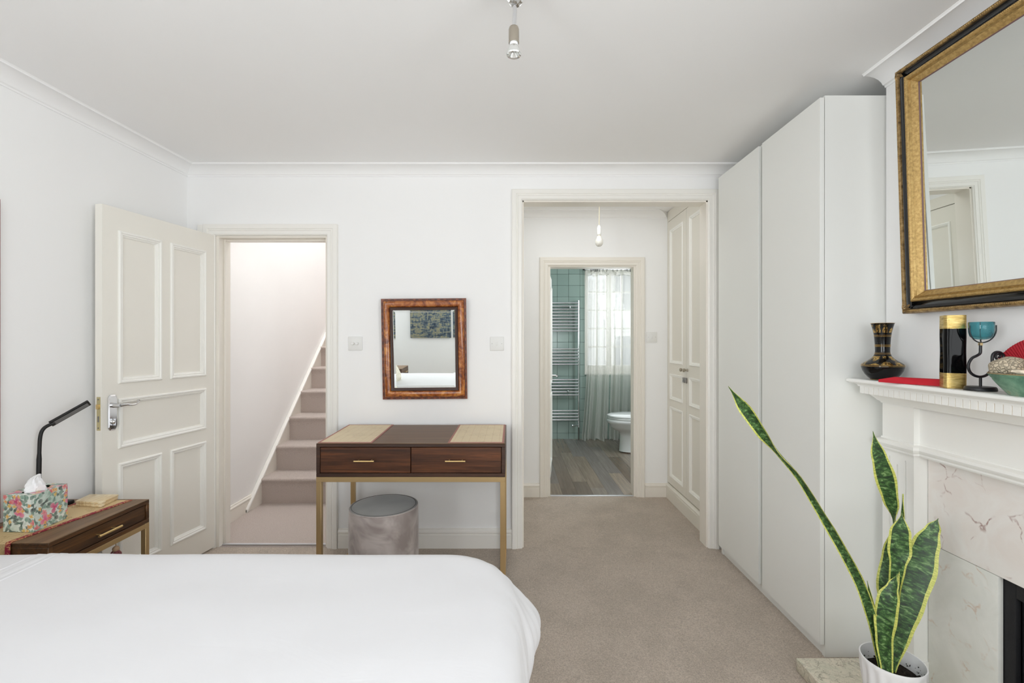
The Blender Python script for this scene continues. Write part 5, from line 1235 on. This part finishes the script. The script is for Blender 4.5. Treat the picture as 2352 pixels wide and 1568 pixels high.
# square gold and black vase
t = NT('brushed_gold_leaf', .35, .9); v = t.coord('Object', (8, 8, 90)); a = t.noise(v, 3, 5, .7, .5); t.base(t.ramp(a, [(.3, (128, 104, 56)), (.45, (192, 164, 98)), (.7, (236, 214, 150))])); t.bump(a, .5, .002); m_gbr = t.m
cx_, cy2 = 1.393, 1.486
sv = empty('square_vase', (cx_, cy2, MZ), 'tall squarish black vase with brushed gold bands top and bottom', 'vase')
def sqz(z0, z1, mat, nm, grow=0.0, n=20, caps=(False, False)):
    mb = MB(); seg = 48
    for j in range(n + 1):
        z = z0 + (z1 - z0) * j / n
        for k in range(seg):
            a = 2 * math.pi * k / seg; aa = a + R(25); c_, s_ = abs(math.cos(aa)), abs(math.sin(aa)); r_ = (.0275 + grow) / (c_ ** 5 + s_ ** 5) ** .2
            r_ *= 1 + .012 * math.sin(z * 60 + 2 * a) * (1 if grow <= 0.0003 else 1)
            mb.v.append(Vector((cx_ + r_ * math.cos(a), cy2 + r_ * math.sin(a), MZ + z)))
    for j in range(n):
        for k in range(seg): k2 = (k + 1) % seg; mb.f.append((j * seg + k, j * seg + k2, (j + 1) * seg + k2, (j + 1) * seg + k))
    if caps[0]: mb.f.append(tuple(range(seg))[::-1])
    if caps[1]: mb.f.append(tuple(range(n * seg, (n + 1) * seg)))
    return mb.build(nm, mat, sv, smooth=True, angle=60)
sqz(.0005, .048, m_gbr, 'gold_band', .0003, 8, (True, False)); sqz(.048, .187, m_bglaze, 'body', 0, 26); sqz(.187, .229, m_gbr, 'gold_band', .0003, 8); sqz(.180, .228, m_bglaze, 'inside', -.003, 6, (True, False))
# candle holder
m_teal = NT('teal_glass', .04, 0, (128, 206, 216), Transmission_Weight=.85, IOR=1.3).m
ch = empty('candle_holder', (1.404, 1.41, MZ), 'curly black iron candle holder with a teal glass cup', 'candle holder')
YC = 1.41; hx0, hy0 = 1.404, 1.41
MB().lathe([(.0, 0), (.037, 0), (.038, .003), (.036, .010), (.034, .012), (.0, .0125)], hx0, hy0, MZ, 40, capb=False).build('base', m_blackiron, ch, smooth=True, angle=40)
A_ = lambda px, py: at(px, py, YC)
pl = catmull([A_(2252, 897), A_(2252, 880), A_(2252, 864)], 3); MB().tube(pl, .0036, 10).build('stem', m_blackiron, ch, smooth=True)
pl = catmull([A_(2252, 788), A_(2252, 800), A_(2251, 811), A_(2243, 817), A_(2233, 822), A_(2226, 832), A_(2224, 843), A_(2228, 854), A_(2238, 862), A_(2252, 865), A_(2266, 861), A_(2276, 850), A_(2279, 836), A_(2279, 821), A_(2282, 812), A_(2290, 808), A_(2299, 810), A_(2305, 817), A_(2302, 825), A_(2294, 827), A_(2287, 821), A_(2289, 814), A_(2296, 814), A_(2297, 820), A_(2293, 820)], 6)
MB().tube(pl, [.0038 - .0012 * max(0, (i - len(pl) * .62) / (len(pl) * .38)) for i in range(len(pl))], 10).build('scroll', m_blackiron, ch, smooth=True)
gx_, gz_ = A_(2254, 760).x, A_(2254, 760).z
crd = []
for ang0 in (R(316), R(172), R(50)):
    pl = [Vector((gx_ + .0312 * math.sin(t2) * math.cos(ang0), YC + .0312 * math.sin(t2) * math.sin(ang0), A_(0, 756).z - .040 * math.cos(t2))) for t2 in [k * math.pi / 24 for k in range(13)]] + [Vector((gx_ + .0312 * math.cos(ang0), YC + .0312 * math.sin(ang0), A_(0, 747).z))]
    MB().tube(pl, .0017, 8).build('cradle', m_blackiron, ch, smooth=True)
zc0 = A_(0, 780).z
MB().lathe([(.0, 0), (.012, .001), (.020, .004), (.026, .011), (.0285, .022), (.0292, .040), (.0295, .0515), (.0285, .053), (.0272, .051), (.0268, .040), (.0262, .024), (.023, .013), (.016, .007), (.0, .005)], gx_, YC, zc0, 40, capb=False).build('glass_cup', m_teal, ch, smooth=True, angle=60)
MB().box(A_(2249.5, 0).x, A_(2254.5, 0).x, YC - .0042, YC + .0042, A_(0, 793).z, A_(0, 787).z).build('price_tag_scrap', plain('tan_paper', (196, 172, 128), .8), ch)
# red folding fans
t = NT('red_fan_cloth', .7, 0, (176, 22, 40)); m_redf = t.m
m_redw = plain('red_lacquer_stick', (190, 16, 38), .3)
ff = empty('closed_fan', (1.365, 1.61, MZ), 'folded red fan lying on the mantel between the two black vases', 'fan')
p0, p1 = Vector((1.325, 1.695, 0)), Vector((1.405, 1.525, 0)); dd = (p1 - p0); nn = Vector((-dd.y, dd.x, 0)).normalized() * -1
if nn.x > 0: nn = -nn
for k in range(7):
    o = nn * (k - 3) * .0028; q = MZ + .001; hh = .029 - .001 * abs(k - 3)
    mb = MB(); a0 = p0 + o * .6; a1 = p1 + o; w_ = nn * .0022
    mb.add([Z(a0, q), Z(a0 + w_, q), Z(a1 + w_, q), Z(a1, q), Z(a0, q + .010), Z(a0 + w_, q + .010), Z(a1 + w_, q + hh * .8), Z(a1, q + hh * .8), Z(a0 + dd * .25, q + hh * .75), Z(a0 + dd * .25 + w_, q + hh * .75)],
           [(0, 1, 2, 3), (4, 8, 9, 5), (8, 7, 6, 9), (0, 3, 7, 8, 4), (1, 5, 9, 6, 2), (0, 4, 5, 1), (3, 2, 6, 7)])
    mb.build('rib' if k in (0, 6) else 'fan_fold', m_redw if k in (0, 6) else m_redf, ff)
mb = MB(); pl = catmull([Z(p1, MZ + .018), Z(p1 + Vector((-.01, -.006, 0)), MZ + .022), Z(p1 + Vector((-.022, -.004, 0)), MZ + .014), Z(p1 + Vector((-.012, -.012, 0)), MZ + .004)], 5); mb.tube(pl, .0012, 6); mb.build('cord_loop', m_redw, ff, smooth=True)
of = empty('open_fan', (1.475, 1.295, MZ), 'opened red pleated fan leaning on the wall behind the bowl', 'fan')
fcx, fcy, fcz = 1.487, 1.325, MZ + .022
FR, NP = .139, 46
for k in range(NP):
    a0, a1 = .35 + 2.6 * k / NP, .35 + 2.6 * (k + 1) / NP; am = (a0 + a1) / 2
    def fp_(r_, a, off): return Vector((fcx - off - .0 + r_ * math.sin(a) * .10, fcy + r_ * math.cos(a), fcz + r_ * math.sin(a)))
    o1, o2 = .0, .0022
    mb = MB(); vs = [fp_(.035, a0, o1), fp_(FR, a0, o1), fp_(FR, am, o2), fp_(.035, am, o2), fp_(FR, a1, o1), fp_(.035, a1, o1)]
    vs += [v + Vector((.0008, 0, 0)) for v in vs]
    mb.add(vs, [(0, 1, 2, 3), (3, 2, 4, 5), (6, 9, 8, 7), (9, 11, 10, 8), (1, 7, 8, 2), (2, 8, 10, 4), (0, 3, 9, 6), (3, 5, 11, 9)]); mb.build('pleat', m_redf, of)
    if k % 3 == 1:
        MB().quadbox(fp_(.0, am - .02, .001), fp_(FR * .98, am - .005, .002), fp_(FR * .98, am + .005, .002), fp_(.0, am + .02, .001), (.0012, 0, 0)).build('rib', m_redw, of)
MB().tube([(fcx - .012, fcy, fcz), (fcx + .006, fcy, fcz)], .006, 10).build('pivot', m_redw, of)
# green bowl with coral and shells
t = NT('verdigris_bowl', .6); v = t.coord(); a = t.noise(v, 14, 5, .65, .6); t.base(t.ramp(a, [(.34, (70, 110, 92)), (.48, (104, 146, 122)), (.6, (132, 166, 142)), (.72, (140, 118, 74))])); t.bump(t.noise(v, 60, 4), .4, .003); m_verd = t.m
bx_, by_ = 1.405, 1.250
bw = empty('green_bowl', (bx_, by_, MZ), 'weathered green bowl holding coral and shells on the mantel', 'bowl')
MB().lathe([(.0, .0), (.056, .0), (.060, .002), (.070, .014), (.082, .030), (.090, .042), (.0915, .046), (.0945, .049), (.100, .058), (.0985, .0605), (.094, .057), (.088, .047), (.076, .030), (.060, .014), (.0, .010)], bx_, by_, MZ, 64, capb=False).build('bowl', m_verd, bw, smooth=True, angle=40)
MB().tube([(bx_ + .0994 * math.cos(a * math.pi / 32), by_ + .0994 * math.sin(a * math.pi / 32), MZ + .0595) for a in range(64)], .0014, 6, closed=True).build('rim', plain('bronze_rim', (150, 128, 88), .5), bw, smooth=True)
t = NT('brain_coral', .85); v = t.coord(); e_ = t.voro(v, 120, 'DISTANCE_TO_EDGE'); f_ = t.voro(v, 120, 'F1'); t.base(t.mix(t.g(e_, [(0, 0), (.12, 1)]), (214, 200, 176), t.mix(t.g(f_, [(0, 0), (.5, 1)]), (176, 160, 136), (208, 194, 170)))); t.bump(t.g(e_, [(0, 1), (.16, 0)]), 1.0, .004); m_coral = t.m
cpos = Vector((1.372, 1.295, MZ + .071))
def cfn(q, v):
    n_ = mnoise.noise(Vector(v) * 1.6); return q * (1 + .10 * n_)
o = MB().ball(cpos, .046, .040, .034, 36, 22, cfn).build('coral_piece', m_coral, None, smooth=True, angle=180); tag(o, 'beige honeycombed coral lump in the green bowl', 'coral')
m_shell = plain('bleached_shell', (220, 206, 186), .6, var=.12, scale=40, bump=.4, bscale=90); m_shello = plain('coral_red_shell', (208, 122, 86), .5, var=.3, scale=50, bump=.5, bscale=60)
def shell(c, s_, seed, mat, label, spikes=7):
    rr = random.Random(seed); dirs = [Vector((rr.uniform(-1, 1), rr.uniform(-1, 1), rr.uniform(-.3, 1))).normalized() for _ in range(spikes)]
    def fn(q, v):
        v = Vector(v); k = 1 + .25 * mnoise.noise(v * 2 + Vector((seed, 0, 0)))
        for d in dirs: k += .9 * max(0, v.normalized().dot(d)) ** 14
        return q * k
    o = MB().ball(c, s_, s_ * .85, s_ * .62, 22, 14, fn).build('seashell', mat, None, smooth=True, angle=50); tag(o, label, 'shell'); return o
shell((1.342, 1.222, MZ + .062), .015, 1, m_shell, 'spiky pale shell at the rim of the green bowl just below the coral lump')
shell((1.352, 1.190, MZ + .064), .016, 2, m_shell, 'pale broken shell at the rim of the green bowl nearest the picture edge')
shell((1.385, 1.215, MZ + .084), .017, 3, m_shello, 'orange pink spiky shell on top of the heap in the green bowl', 6)
shell((1.400, 1.270, MZ + .050), .02, 4, m_shell, 'pale shell wedged behind the coral lump')
shell((1.43, 1.20, MZ + .060), .022, 6, m_shell, 'pale shell at the wall side of the green bowl')
shell((1.38, 1.245, MZ + .052), .02, 7, m_shell, 'pale knobbly shell under the orange one', 9)
shell((1.39, 1.185, MZ + .056), .018, 9, m_shell, 'small pale shell in the near side of the green bowl')
